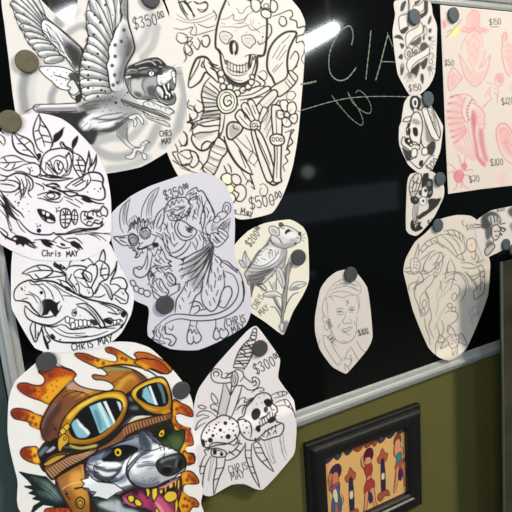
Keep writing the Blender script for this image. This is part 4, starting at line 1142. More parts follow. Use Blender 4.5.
w 240,242,244 .85 7 | 100,290 120,258 160,235 150,270 125,310;190,205 240,190 290,180 330,188 270,200 210,222
w 96,104,118 .75 5 | 130,262 180,250 235,252 235,262 180,262 140,275;150,225 200,208 225,206 190,222
w 60,66,76 .85 5 | 150,92 165,90 200,130 210,180 190,188 165,150
l 5 | 85,300 80,275 108,240 150,202 200,180;85,300 95,340 130,370 180,384;230,132 255,150 300,165 340,182;270,148 278,178
# nose
b 46,48,50 7.5 | 235,262 245,235 280,218 320,205 360,200 385,225 390,262 370,285 330,310 290,318 255,300
w 160,170,165 .8 6 | 260,235 310,218 350,212 340,222 290,235 260,250
w 12 .9 4 | 262,282 285,270 315,275 320,295 295,308 268,302
w 130,140,135 .7 3 | 265,270 300,262 325,275 300,268
w 12 .9 4 | 345,255 372,230 380,245 370,270 352,280
w 150,155,150 .6 4 | 340,240 350,225 345,270 336,275
# mouth
b 132,48,84 7.5 | 50,430 90,405 150,385 200,390 250,380 300,355 345,330 365,325 370,370 365,420 350,470 345,530 100,530 200,510 130,495 80,470
w 40,20,28 .9 8 | 100,400 180,388 200,420 150,430;250,400 300,380 340,370 340,400 280,430
w 205,90,120 .9 8 | 235,430 270,440 310,490 330,520 260,525 230,480
w 226,130,150 .8 6 | 60,430 110,470 160,480 120,485 70,460
w 170,60,100 .9 8 | 150,400 190,440 200,480 170,480 140,430
w 240,170,180 .7 4 | 225,450 260,480 280,520 250,500
b 222,190,60 6.2 | 275,425 300,400 340,405 345,440 310,460 285,450
k 22,16,16
B 222,200,40 5.0 | 178,382 200,388 202,415 188,440
B 226,205,60 5.0 | 212,388 240,380 242,420 222,458 212,430
B 222,200,40 5.0 | 250,395 268,385 272,405 262,418 252,410
B 222,200,40 5.0 | 278,372 292,370 290,400 280,418
B 222,200,40 5.0 | 300,362 325,355 325,378 305,390
B 222,200,40 5.0 | 330,345 345,340 342,385 335,380
B 226,205,60 5.0 | 348,340 362,340 360,380 348,410
B 222,200,40 5.0 | 335,512 335,460 350,430 352,480 345,515
B 222,200,40 5.0 | 228,512 235,485 250,505 250,520
b 220,205,50 6.2 | 82,432 100,420 118,430 115,452 95,460
b 220,205,50 6.2 | 118,452 135,440 158,462 155,478 130,478
w 240,150,170 .8 3 | 248,380 270,372 320,345 355,330 320,360 270,385
# jaw, throat fur
b 40,46,52 6.2 | 10,420 45,430 60,465 110,485 180,495 215,530 0,530 -30,470
w 190,200,205 .9 8 | 0,450 40,450 60,485 120,500 150,530 0,530
w 90,110,90 .8 8 | -60,430 0,420 20,470 0,520 -60,510
o 60 416 5.333
B 225,228,230 5.0 | 135,290 155,300 150,330 110,340 130,360 115,380 150,385 160,400 190,405 170,430 200,430 250,445 300,410 340,395 290,360 200,350 170,330
B 40,60,50 5.0 | 160,430 185,470 200,500 210,530 300,530 290,470 250,450 215,440
w 195,200,205 .9 8 | 200,470 260,450 300,470 310,512 250,500
'''
ART['dagger'] = '''
o 184 320 4
k 30
# hilt
l 4.5 | 275,40 282,32 290,38 290,50;275,40 268,60 265,72 285,78 290,50
l 4.5 | 265,72 245,90 225,115 210,145 200,175 197,190;285,78 282,100 275,130 262,160 245,190 235,200
l 4.5 | 272,48 290,52;268,58 288,64;250,85 280,80;232,110 282,95;225,120 275,112;238,98 270,110;215,140 272,128;212,150 265,145;225,130 255,150;205,165 262,160;202,175 255,172;215,160 240,185;198,190 240,192;230,115 245,130;250,90 262,105
# guard
b 222,216,216 4 | 110,235 108,210 120,195 140,198 152,212 148,228 165,232 190,225 200,205 215,198 235,208 240,225 262,245 275,250 272,232 285,228 300,240 298,262 280,278 255,278 235,262 215,262 190,250 165,252 130,250
l 4.5 | 120,225 118,210 130,205 140,215 132,225;275,250 285,242 288,258 275,262;165,232 180,215 200,205
b 216,210,210 4 | 200,205 212,215 216,235 208,260 195,265 188,245 190,220
l 3.4 | 202,215 206,240 200,258;195,220 196,250;165,212 185,215;240,225 225,245
# blade
l 4.5 | 158,252 150,300 140,345 132,382 130,388;232,262 222,300 205,350 190,385
l 4.5 | 165,252 182,290 186,300 202,270 210,262;186,300 175,345 165,385;186,300 190,260
w 175 .5 5 | 158,255 180,295 170,380 140,378
# splashes of water
c 3.4 | 108,305 112,292 125,305 135,325 130,335 115,325
c 3.4 | 55,345 70,340 88,350 72,355
l 3.4 | 135,345 115,335 105,348 120,362 135,370;130,388 110,370 85,362 60,368 50,385 75,378 100,385;100,388 75,395 55,410 45,440 60,425 85,410;140,375 120,355
l 3.4 | 215,335 225,315 245,310 240,330 262,320 280,310 250,318;215,350 235,340 262,345;270,290 290,275 310,270 320,280 300,285;210,360 225,345
# spider abdomen
b 222,216,216 5 | 75,445 95,415 125,395 155,380 185,388 210,405 222,430 218,460 200,480 170,495 130,500 95,510 75,500 68,470
k 24
d 13 | 145,440 115,462
d 20 | 176,466 105,480
d 15 | 165,412
d 8 | 128,418 150,468 122,432 197,442 195,415 182,395 90,450 205,460 88,485 100,440
d 5 | 138,410 115,445 160,448 180,438 100,425 130,455 210,425
f 24 | 68,480 80,478 84,500 74,506
k 30
# skull of the second half
b 222,216,216 5 | 240,380 248,350 270,325 290,300 320,290 345,302 352,330 368,345 372,365 362,380 370,405 395,415 398,435 385,460 360,468 320,480 300,470 288,480 255,478 232,460 220,430 215,400 225,390
f 24 | 268,380 275,360 292,352 305,365 300,388 280,400
f 24 | 318,325 330,315 345,318 352,332 345,345 330,345
f 60 | 320,350 330,345 336,360 325,368 318,362
l 3.4 | 325,350 322,365 335,370;345,345 350,358 362,358;300,395 320,385
f 24 | 285,430 300,420 305,440 295,448
f 24 | 335,398 352,385 365,388 360,405 340,412
l 4.5 | 282,440 305,425 330,410 350,395 370,380;300,470 320,450 350,430 385,415;305,400 325,385 345,365
l 3.4 | 305,425 300,405;315,418 310,398;325,412 320,392;335,405 330,385;345,398 342,375;355,390 352,368;320,455 325,440;335,450 338,432;350,440 352,425;365,432 365,418;310,460 320,465;330,470 340,450 345,462;355,455 365,440 368,455
l 4.5 | 235,395 262,410 270,440 265,470;215,400 240,395
d 8 | 245,405 250,430 240,450 285,475 300,480
d 4 | 235,420 258,450 262,425 300,310 320,300 310,330 290,335
l 4.5 | 232,375 238,350 262,325 280,312
# fingers / webbing upper right
l 3.4 | 345,302 370,290 400,285 412,292 395,302 360,312;370,290 380,300;365,330 390,320 410,318 425,335 440,370 430,355 415,345 395,340 370,345;400,320 405,335;425,335 415,350;395,285 392,300
l 3.4 | 345,302 355,325;440,370 445,388
# legs
o 184 380 4
l 4.5 | 95,285 105,258 130,250 180,255 200,262;90,300 82,280 110,275 150,285
l 4.5 | 85,300 70,330 62,370 65,400 75,425;105,305 85,345 75,400 75,428
l 4.5 | 130,310 128,350 118,400 118,455;165,305 158,350 140,390 120,455
l 3.4 | 60,345 85,345;62,375 80,372;125,355 158,350;120,400 138,392
f 24 | 115,282 128,280 130,295 118,298
f 24 | 145,290 155,290 155,302 145,302
c 4.5 | 110,278 130,272 165,285 165,305 130,308 110,300
l 4.5 | 165,320 185,318 215,300 240,265 245,250;165,295 195,285 215,262 222,240
l 4.5 | 200,262 215,240 205,225;180,285 200,300;210,250 230,255;205,275 222,285
l 4.5 | 245,255 245,300 258,345 280,395 302,430;270,255 268,310 278,350 295,400 302,430
l 3.4 | 245,310 268,312;258,345 278,348;268,370 285,372;248,280 268,280
l 4.5 | 275,255 290,300 325,340 355,365;305,260 322,300 345,340 358,365;275,255 290,245 305,260
l 3.4 | 290,290 318,292;315,325 335,315;285,270 310,270
k 130
l 2.7 | 110,305 95,400;120,310 98,405;320,245 345,320 362,335;335,245 350,300 368,330;345,240 362,330;385,220 390,280 408,320;395,215 400,270 412,300;380,235 395,290
k 30
t 30 -14 2.6 CHRIS | 172,345
t 32 -14 2.6 MAY | 182,370
o 184 320 4
t 40 -26 3.4 $300^00 | 270,182
'''
ART['portrait'] = '''
o 306 260 4.27
k 120
# swept hair
l 2.6 | 75,175 85,150 110,110 135,90 165,82 200,85 230,105 235,130 222,148 205,150
l 2.6 | 75,175 90,160 120,152 155,160 185,150 215,150;105,130 140,115 180,112 225,135;95,150 130,135 170,135 210,150;120,112 165,98 215,110;75,175 68,210 78,240;85,165 90,200 92,225;100,155 115,170
l 2.2 | 140,90 160,105 200,118 230,130;165,85 195,100 225,112;215,150 220,180 225,200 218,230;222,150 228,180 226,210
# face
k 110
l 2.6 | 92,225 95,260 105,295 120,330 140,350 165,355 190,345 208,325 215,295 216,240
l 2.4 | 78,225 70,245 75,265 85,265;80,270 78,290 90,300 95,290;75,235 84,245
l 3 | 130,212 145,205 160,210;180,208 195,200 208,205;168,170 175,180 172,195;178,170 182,185
k 50
l 3 | 130,222 142,217 158,222;182,215 195,210 206,214
d 5 | 142,223 196,214
k 110
l 2.4 | 130,228 145,234 160,228;185,222 200,222;170,220 165,245 155,262 165,272 178,268 188,272 195,260 185,250
l 3 | 150,298 170,292 190,285 198,288;150,300 172,305 195,290;158,308 175,312
l 2.2 | 145,270 135,290;205,262 210,280;175,320 190,318;150,345 175,350
# collar and tie
l 2.6 | 72,320 78,360 105,410 135,448 150,430 155,415;72,320 95,330 120,380 150,425;190,370 200,385 225,430 235,425;190,375 175,395 165,420
l 2.6 | 160,430 170,420 190,425 192,440 178,455 165,442;190,405 195,430;178,455 185,470;165,445 168,470;60,340 50,360;215,345 240,385 255,390
l 2.2 | 105,300 112,345 130,370
k 70
t 17 66 2.4 THUG | 98,250 
t 17 46 2.4 LIFE | 102,318
k 40
t 22 -18 2.8 $100 | 218,302
L 2.2 | 222,322 272,312
'''
ART['hearts'] = '''
o 388 0 9.846
k 44
w 150 .5 8 | 120,150 200,120 205,260 130,300
b 214,207,200 6.9 | 200,-20 205,120 110,165 115,290 150,330 190,290 195,240
f 60 | 120,110 125,50 150,15 178,8 170,50 150,100
f 52 | 360,-20 388,-20 390,120 350,165 322,180 318,140 355,110
b 214,207,200 6.9 | 250,55 300,50 345,5 350,-20 355,-20 352,90 300,120 250,110
f 70 | 262,15 285,10 300,-10 320,-15 310,20 265,50
f 50 | 120,300 180,262 198,272 198,290 140,332
b 216,209,202 6.9 | 172,365 190,320 240,290 290,260 310,215 330,230 345,280 330,330 260,370 205,440 185,470 172,400
w 60 .85 5 | 215,430 270,390 320,355 325,400 300,440 250,450
f 60 | 60,370 80,345 115,350 150,390 120,385 90,375
f 66 | 115,425 150,432 160,450 140,480 128,470
l 5.8 | 60,365 90,345 130,355 150,400
w 40 .9 4 | 395,200 420,150 425,170 415,220 390,240;350,245 370,260 378,310 355,300;398,290 425,280 420,320 405,320;340,370 352,340 360,370 350,400;395,365 422,360 420,390 400,395
b 205,198,192 4.6 | 358,255 375,275 382,320 372,345 352,330
k 90
l 4.6 | 400,380 430,370;410,400 450,410;415,430 455,445;405,440 440,480;430,415 460,400;420,385 445,360
o 388 44 9.846
k 44
b 214,207,200 6.9 | 170,130 165,75 185,45 215,38 235,70 230,130 200,150
b 150 4.6 | 188,110 192,75 210,65 222,95 212,130
b 214,207,200 6.9 | 240,70 250,35 280,22 305,50 305,80 270,110
b 130 4.6 | 255,85 262,60 278,50 290,75 275,95
w 60 .9 5 | 310,40 330,-10 370,-15 395,20 370,50 330,70
f 44 | 215,280 250,230 310,180 300,240 275,310 250,290
f 60 | 315,185 340,165 380,130 385,180 360,240 335,240
b 216,209,202 6.9 | 180,200 210,140 280,100 350,60 400,25 405,90 350,130 280,175 240,220 215,290 195,250
l 5.8 | 225,270 250,300 270,330 300,260 320,180;325,240 345,245 370,200
f 60 | 100,130 130,95 145,110 140,150 118,145
f 66 | 120,250 125,200 150,190 158,230 145,290 125,310
w 170 .8 4 | 130,180 155,190 145,240 132,230
f 60 | 315,330 325,290 345,300 350,350 340,395 325,370
w 90 .7 8 | 180,290 220,280 240,310 215,340;390,220 430,220 420,270 390,260
b 205,198,190 4.6 | 405,100 440,95 445,130 425,145 440,180 410,195 400,150
k 100
l 4.6 | 190,310 160,345;205,320 180,385;220,325 205,375;235,330 235,365;175,295 155,320;430,210 460,195;435,235 465,250;425,255 440,300;405,265 410,320
k 40
t 62 -6 6 $150 | 196,405
'''
ART['capped_skull'] = '''
o 396 92 6.56
k 30
f 38 | 88,60 100,30 130,22 158,45 160,85 145,120 115,128 92,100
b 216,210,203 6.9 | 100,62 110,38 132,35 145,60 142,92 128,108 108,95
f 38 | 116,65 124,52 133,65 130,85 120,88
b 210,204,197 5.8 | 112,125 130,105 150,120 175,110 185,160 195,210 215,250 230,290 235,320 215,365 190,365 168,340 160,295
b 216,210,203 5.8 | 44,190 60,168 95,160 110,150 120,165 95,185 70,195
b 218,212,205 6.9 | 95,180 105,150 130,130 155,145 170,190 172,240 162,300 155,345 130,330 100,320 85,280 70,280 68,235 85,225
w 130 .8 8 | 100,180 130,175 160,200 145,215 110,205
w 120 .85 6 | 205,170 220,240 260,300 240,330 200,320 190,250 185,180
b 216,210,203 5.8 | 168,110 195,95 215,115 235,200 262,260 285,300 265,318 230,290 205,230 180,160
b 206,200,193 5.8 | 205,110 235,105 255,150 275,200 290,260 285,300 262,260 240,210
k 110
l 4.6 | 215,120 240,150 250,200 270,260;230,115 250,160 265,230;220,150 235,175;235,190 255,210;250,235 268,245
k 30
f 24 | 108,240 125,230 140,245 142,280 130,292 112,275
f 24 | 78,240 92,238 92,275 80,282 72,265
f 30 | 75,205 90,205 82,235 72,235
b 214,208,201 5.8 | 40,300 55,295 70,320 90,335 120,345 150,350 155,370 130,385 100,390 65,365 35,340
f 22 | 55,305 85,300 105,320 110,350 95,360 75,345 60,335
f 220 | 78,312 88,312 88,328 78,328;92,340 104,338 104,352 94,352
w 44 .95 3 | 40,360 70,380 100,395 95,440 70,450 48,400
w 44 .95 3 | 205,350 250,320 258,360 240,410 215,410 205,380
b 222,216,209 5.8 | 98,400 105,375 130,370 138,395 132,425 112,432 100,420
b 222,216,209 5.8 | 168,385 180,365 205,370 208,400 195,412 172,410
l 5.8 | 80,440 120,480 160,500 215,430 250,415;65,425 90,445 130,420
f 30 | 150,465 158,450 175,448 178,470 165,488 152,482
k 40
t 44 -46 5 $120 | 190,492
'''
ART['lady'] = '''
o 396 170 7.3
k 26
b 206,199,190 6.9 | 98,110 115,60 150,25 180,30 185,60 165,130 135,195 110,190 98,150
l 4.6 | 110,130 165,60;120,80 170,100;105,160 150,150;130,50 125,110 115,180;160,40 150,110 130,185
f 34 | 190,60 210,15 235,20 240,60 265,70 270,130 265,180 240,205 220,190 230,150 215,110 200,150 185,130
w 120 .9 3 | 225,90 250,80 255,110 235,120;235,160 262,150 262,165 240,178
f 60 | 165,150 188,150 185,180 168,185
b 214,207,199 4.6 | 190,130 212,120 232,140 228,180 215,200 190,200 185,170
f 50 | 205,140 226,138 224,158 208,160
f 36 | 105,200 135,190 165,205 160,240 135,250 110,235
w 150 .7 4 | 135,205 155,208 150,225 138,222
b 220,213,205 4.6 | 168,215 190,195 220,205 222,235 205,255 175,250
f 28 | 190,222 200,214 208,224 200,234 190,230
f 40 | 235,215 300,208 328,205 300,260 250,305 200,340 165,362 155,340 190,310 235,280
w 200 .9 6 | 180,260 235,245 225,280 180,310 165,330 165,280
b 204,197,189 4.6 | 130,260 155,245 160,280 150,350 140,385 125,370 122,310
l 3.4 | 138,265 135,370;148,260 145,360
f 34 | 105,385 122,360 128,385 140,420 128,445 108,425
f 34 | 160,385 185,378 175,400 195,425 170,440 140,450 130,440 150,420
c 5.8 | 142,372 152,365 158,380 150,390 142,384
c 5.8 | 130,402 142,395 150,410 140,425 130,416
k 30
t 46 -26 5 $100 | 222,375
'''
ART['pink_sheet'] = '''
o 432 0 5.12
k 206,150,150
w 214,150,150 .55 10 | 190,70 215,52 240,75 240,130 215,150 190,130
w 216,160,160 .6 8 | 150,140 280,140 280,170 150,165
r 5.3 208,140,142 0.78 5.4 | 150,155 190,165 215,150 245,165 280,150;160,135 190,150 215,140;240,140 262,150
r 4.6 206,136,140 0.78 5.4 | 180,130 178,100 190,72 215,52 238,70 240,100 235,130
r 4.6 206,140,142 0.68 6.5 | 190,170 170,195 155,220 150,250;240,170 255,195 260,240;200,180 230,180
r 5.3 204,132,136 0.78 5.4 | 138,280 150,330 165,385 190,420 220,442 255,415 280,370 290,330 298,280
r 4.6 206,138,140 0.78 5.4 | 138,280 160,310 180,345 200,372;298,285 280,300 265,330 240,350;272,260 262,300 245,340
r 3.7 206,138,140 0.78 4.3 | 215,180 190,215 180,250 200,280 235,250 245,220 220,190;200,280 190,310 205,345 220,370;235,255 230,300 215,330
r 3.7 206,138,140 0.78 4.3 | 200,240 215,230 225,260;195,265 225,300;210,220 240,270;170,200 185,230;215,290 235,280
w 220,168,165 .6 10 | 160,330 200,370 250,370 285,330 270,390 220,435 180,400
w 222,175,172 .5 12 | 190,190 245,190 250,280 215,350 180,280
# gem
r 5.3 204,124,130 0.78 5.4 | 82,400 105,345 145,385 150,405 95,465 82,440 82,400
r 3.1 210,140,144 0.78 4.3 | 105,345 110,380 150,405;110,380 90,460;82,400 110,380
w 218,160,160 .6 6 | 90,400 110,375 140,400 100,450
# stain and yellow
w 214,120,124 .8 6 | 52,110 66,105 72,130 60,148
w 226,224,110 .8 12 | 95,175 120,140 142,140 130,170 105,188
r 3.1 90,90,90 0.68 3.2 | 68,192 100,160 150,100;75,165 100,150
# face on the right
r 5.3 204,120,130 0.78 5.4 | 362,240 358,200 370,165 382,175 380,205;355,240 360,300 375,360 395,390
w 216,140,145 .6 8 | 362,200 370,170 382,190 376,215
r 3.7 208,136,140 0.78 4.3 | 375,240 390,225 405,240;370,290 390,300 410,290;395,310 405,350 410,380;380,260 400,262
w 220,160,160 .5 10 | 370,240 410,230 410,380 385,350
# bug / bird
r 3.7 206,128,136 0.78 4.3 | 320,400 335,380 360,380 365,410 350,440 330,440 320,420 325,400;300,440 280,470 275,500;310,450 340,460 330,500 ;280,420 305,430
w 210,140,146 .7 6 | 325,385 355,385 360,415 340,430
r 3.1 208,140,145 0.78 3.2 | 400,430 405,470
k 50
t 30 -4 2.6 $150 | 290,98
L 2.2 | 300,138 342,136
t 30 0 2.4 $50 | 62,306
L 2.2 | 65,328 92,330
o 432 90 4.65
k 200,110,120
# headdress feathers
r 8.5 206,128,136 0.74 8.6 | 85,35 115,25 140,45;75,65 105,60 135,75;70,100 100,100 135,105;72,130 105,130 140,130;78,160 108,155 145,150;85,190 115,185 150,170;92,220 125,205 155,180;102,245 130,225 160,190
r 3.7 190,90,104 0.78 4.3 | 85,30 100,28;74,62 90,58;68,95 85,98;72,128 88,130;78,160 92,158;85,190 100,190;92,218 108,214;102,245 118,238
r 3.7 196,100,112 0.68 4.3 | 85,35 120,22 155,20 180,30 205,60
r 4.6 196,104,114 0.78 4.3 | 155,35 140,70 138,105 150,140 165,150;185,45 165,80 162,110 172,140
r 3.7 120,50,66 0.89 3.2 | 182,45 186,48;174,58 178,60;168,72 172,74;164,88 168,90;163,105 167,106;163,120 167,122;166,138 170,140
w 216,160,160 .5 10 | 110,40 150,40 140,140 160,190 120,240 85,180 75,100
r 3.7 208,140,146 0.68 4.3 | 150,160 160,220 200,310;165,150 175,220 210,320;130,180 155,250 190,310;105,250 150,285 200,325;105,265 150,300 195,330
w 222,170,168 .5 8 | 105,245 150,260 205,320 150,300 105,275
# hair and face
w 192,76,96 .65 6 | 190,90 200,110 205,150 200,200 210,260 220,310 250,345 240,355 210,320 195,250 185,180 180,130
w 196,86,104 .6 7 | 215,190 235,185 240,230 250,290 262,330 245,330 230,290 218,240
r 3.7 196,96,108 0.78 4.3 | 190,60 215,75 235,95 245,120 240,140 246,155 240,175 225,185 215,180
r 3.1 190,80,96 0.78 3.2 | 215,125 228,130;225,155 238,158;205,110 212,150 222,175
w 222,170,165 .6 6 | 205,90 235,100 238,170 215,170
# lower bug
w 206,110,124 .75 5 | 100,390 115,375 140,385 142,410 125,428 108,420;135,350 150,340 160,355 150,372 138,368
r 4.6 196,90,106 0.83 4.3 | 105,385 125,372 142,385 142,408 125,428 105,415 103,390;135,350 150,340 158,355 148,372
r 3.1 196,96,110 0.83 3.2 | 130,340 128,320 118,300;150,335 155,310;105,385 90,378 75,390;108,370 90,350 65,340;145,400 165,395 185,420;140,420 145,440 170,460;155,375 180,370 190,375;115,425 112,450 100,465;135,425 135,455
# upper limb, cherub
r 3.7 206,130,138 0.78 4.3 | 232,85 255,60 275,40 265,20 270,0;300,60 305,30 290,10;255,60 240,75
# heart on the right
r 5.3 200,110,122 0.78 5.4 | 300,230 298,190 310,162 335,155 358,172 372,200 385,240
r 4.6 202,120,130 0.78 5.4 | 300,230 315,280 340,320 372,345;315,200 320,180 345,180 360,210;340,230 350,270 375,300;330,250 350,240 372,260
w 216,150,155 .6 10 | 305,190 330,165 370,210 375,310 340,290 312,240
w 220,170,170 .4 10 | 300,400 330,380 350,400 335,440 310,430
k 50
t 30 -8 2.4 $120 | 318,40
L 2.2 | 332,62 352,60
t 30 -4 2.4 $100 | 268,322
L 2.2 | 282,350 312,346
t 30 -8 2.4 $70 | 168,402
L 2.2 | 178,425 202,418
'''
ART['dice_sheet'] = '''
o 396 206 4.41
k 100
w 206,196,184 .6 14 | 300,90 350,80 395,210 410,260 380,330 320,240 300,160
# rope arc
l 3.5 | 105,195 130,160 165,140 200,125;110,210 140,180 180,158;105,195 120,200;125,165 140,180;150,148 160,168;178,138 185,158
l 3.5 | 210,110 250,105 285,120 305,145;205,125 240,125 275,140 295,165;225,108 235,125;250,105 262,128;275,115 282,142;292,128 295,150
l 3.5 | 195,125 240,165 270,215 262,222;180,155 230,190 265,225;225,120 270,160 285,200;165,150 210,185
l 3.5 | 370,255 385,275 390,310 388,371;355,262 368,290 372,330 372,371;365,262 380,262;370,285 390,290;374,310 392,312;375,335 390,345
# left die & star
l 3.5 | 65,235 90,230 105,255 98,290 75,300 62,270 65,235;98,165 100,200 92,228;98,165 88,200 78,232;40,275 62,270;45,290 68,288;105,240 150,205 175,195;105,290 130,285 140,300
k 60
d 5 | 80,245 92,245 78,258 90,260 84,270 75,272 90,275
k 100
# sail like folds
l 3.5 | 110,300 150,290 200,240 215,215;145,240 165,215 200,205 205,250 190,300;195,205 180,240 160,260;130,240 120,270 130,300;150,215 130,240 110,300
c 3.2 | 175,255 185,248 190,265 180,280 170,270
c 3.2 | 165,295 178,290 182,305 170,315
l 3.5 | 240,232 260,280 250,330 240,371;235,240 225,270 230,300;215,320 225,270;262,225 285,210 305,195 300,150;265,225 300,240 290,215 310,190
l 3.5 | 205,300 245,290 285,295 310,320 325,371;215,340 245,320 265,330;195,330 200,371;285,250 320,250 350,262;290,270 330,275 370,265;300,290 330,310 380,290;320,310 345,330 360,371
w 190,180,168 .6 6 | 330,240 360,230 405,248 380,260 345,255
# the die in the upper right
b 214,198,176 3.5 | 315,150 340,142 352,165 350,195 325,200 312,180
k 60
d 5 | 333,170
k 100
l 3.5 | 300,90 290,70 300,65;330,205 350,200 345,235 330,220;350,205 365,230 355,250 390,235
l 3.5 | 60,300 100,290 120,330 90,350 85,371;100,330 60,345 55,371;35,285 60,300
k 90
t 22 -12 2.2 $100 | 305,85
o 396 270 4.41
k 104
l 3.5 | 100,30 85,70 80,110 95,150 110,210;150,20 120,45 95,60 70,90;175,20 155,60 130,90 140,130
c 3.2 | 115,145 125,130 135,145 128,165 118,165
c 3.2 | 112,175 122,170 128,185 118,190
l 3.5 | 105,120 125,95 140,115 145,160 135,190 115,200 105,170 105,120;125,210 130,250 145,290 150,330;150,165 155,210 145,250 165,300
r 5 150 .6 4 | 175,200 185,150 180,110 200,60 240,20 290,10;190,130 210,90 235,50;170,260 195,200 225,150;205,120 235,80
l 3.5 | 240,20 275,15 305,50 305,100 285,140;255,60 275,70 280,100 262,125
c 3.2 | 245,115 258,100 268,115 260,135 248,130
c 3.2 | 228,150 242,145 246,162 232,168
c 3.2 | 245,168 260,162 262,180 250,182
l 3.5 | 215,190 235,180 270,190 265,220 240,240 230,270;180,240 190,290 175,330 175,395;200,220 210,260 195,300
# star with die, bottom
l 3.5 | 220,300 245,285 275,290 270,330 245,345 230,320 220,300;230,240 225,270 240,285;230,240 250,260 262,285;275,290 290,280 312,330 278,318;220,300 195,345 235,325;245,345 250,375 262,350;270,330 268,372;185,300 195,285 215,310 190,320 185,300
l 3.5 | 340,90 345,130 360,120;310,5 330,40 350,70;340,100 355,75 375,60 390,10;330,50 360,30 385,0;350,130 385,100 392,60
r 4 140,150,180 .6 4 | 320,190 345,160 370,165;325,230 345,200 365,190;320,170 340,240;335,165 350,225;350,160 365,200;320,210 370,180
k 60
d 5 | 246,295 262,290 252,308 265,305 248,325 262,318
'''
ART['geisha'] = '''
o 396 206 4.41
k 40
w 50 .9 6 | 375,55 395,30 430,25 455,45 460,75 430,80 400,100 380,95
w 190 .9 4 | 405,50 430,40 455,55 450,75 420,78
l 4.1 | 415,50 420,75;430,42 435,72;445,50 445,70;350,80 380,85;352,95 385,92;455,90 485,105;460,80 480,75
b 200,192,184 4.1 | 425,90 445,82 458,100 455,130 440,150 425,140 420,110
w 60 .8 4 | 395,95 420,90 420,130 400,150 392,120
l 4.1 | 432,110 440,112;445,108 452,112;438,130 446,132;430,150 425,170 420,180
b 170 4.1 | 395,185 415,165 435,175 420,200 400,218 390,205
w 80 .7 4 | 395,160 415,150 425,165 400,185
c 4.1 | 465,95 478,98 475,112 464,108
f 60 | 455,120 468,122 465,132
t 18 -12 2.2 $120 | 440,8
# second head further right
w 60 .85 5 | 492,20 510,5 540,10 545,40 520,50 500,40
b 200,192,184 4.1 | 515,30 535,28 545,50 530,70 515,55
w 90 .7 6 | 500,80 540,75 560,110 520,120
'''
OUT = {
 'eagle': [(2,-8),(5,30),(9,62),(13,97),(18,122),(40,160),(80,173),(108,173.5),(141,167),(167,152),(178,140),(186,125),(187,103),(184,80),(177,45),(169,16),(154,-8),(80,-8),(78,0),(72,24.5),(58,17),(42,1),(36,-8)],
 'skeleton': [(170,-8),(169.5,16),(166,60),(160,120),(166,150),(177.5,175),(200,200),(232,216),(240,219.5),(252,218.5),(272,213),(281,199.5),(287,185),(293,165),(298,135),(303,80),(305.5,40),(305,22),(300,10),(291,-1),(284,-10)],
 'boar_rose': [(-14,142),(0,132),(19,116),(37,113),(50,115),(62,119),(72,126),(87,141),(100,158),(107,175),(111,200),(111,239),(100,252),(82,260),(50,261),(32,259),(14,252),(0,244),(-14,236)],
 'boar_skull': [(14,245),(11,303),(15,315),(35,348),(57,353),(100,348),(113,341),(122,332),(131,315),(134,300),(133,291),(128,281),(122,269),(109,243),(90,240),(50,240)],
 'demon': [(111,214),(131,196),(150,186),(170,179),(185,174),(205,172.5),(220,179),(227.5,187.5),(233.7,205),(235,225),(234.5,247),(236,260),(245,279),(250.5,297),(251,312),(245,326),(222,340),(198,350),(170.5,349),(148,336),(149,312),(147,306),(133,299),(122,275),(111.5,241)],
 'bird': [(234,246),(248,231),(265,223),(290,219.5),(303,227),(308,239),(309,279.5),(303,295),(293,312),(284,334),(279,332.5),(265,322),(250,312),(240,300),(232,270)],
 'wolf': [(35.6,363),(45,350),(60,346),(100,343),(120,341.6),(135,342.6),(150,348),(162.6,359),(175.7,373),(187,388),(193,404),(195,440),(199,470),(203,490),(201,502),(197,520),(30,520),(17,478),(10.5,452),(7.5,432),(8.4,401.6),(12,388),(17,379)],
 'dagger': [(256.5,326),(269,342),(280,359),(278,377),(284,387),(294,401),(296.5,425),(296,440),(293,456),(263,489.5),(244,484),(231,485),(211.5,496),(204,495),(198,487),(192,440),(194,405),(199,388),(216,365),(246,332)],
 'portrait': [(349,269),(356,272),(367,287),(370.5,309),(372.5,337),(367,350),(348,372.5),(343.5,373),(332,366.5),(320,350),(315,332.5),(315,316),(320,290),(327,279),(336.5,271.7)],
 'hearts': [(395,.6),(395,15),(392.5,32),(395,57),(398,75),(409,94.5),(419,95),(429,86),(435,72),(437,28),(433,15),(429,.8)],
 'capped_skull': [(410,95),(420,95),(432,107),(440,120),(443,126),(442.5,134),(440,152),(431.5,171),(420,173.5),(408,164.5),(399,144.5),(399,127),(401,122),(404,103)],
 'lady': [(410,174.5),(407,184.5),(406,229.5),(415,236),(421.5,232),(434,217),(443.5,197),(444,187),(440,177),(429,170),(419,172)],
 'pink_sheet': [(440,5),(480,8.8),(530,13.5),(530,183.5),(480,189.3),(448,194),(444,100)],
 'dice_sheet': [(425.5,233),(439,219.6),(457,215),(471,216),(480,224),(487,251),(490,263),(489.7,275),(488,295),(480,318),(466,349),(450.5,360.5),(439,357.5),(428,347),(413,311),(404,275),(403.3,269.5),(406,258),(415,242)],
 'geisha': [(512,206),(491,210.5),(477.5,219.6),(475,227.5),(476.5,240),(483,258),(496,253.5),(505,249),(523,244),(532,220),(525,203)],
}
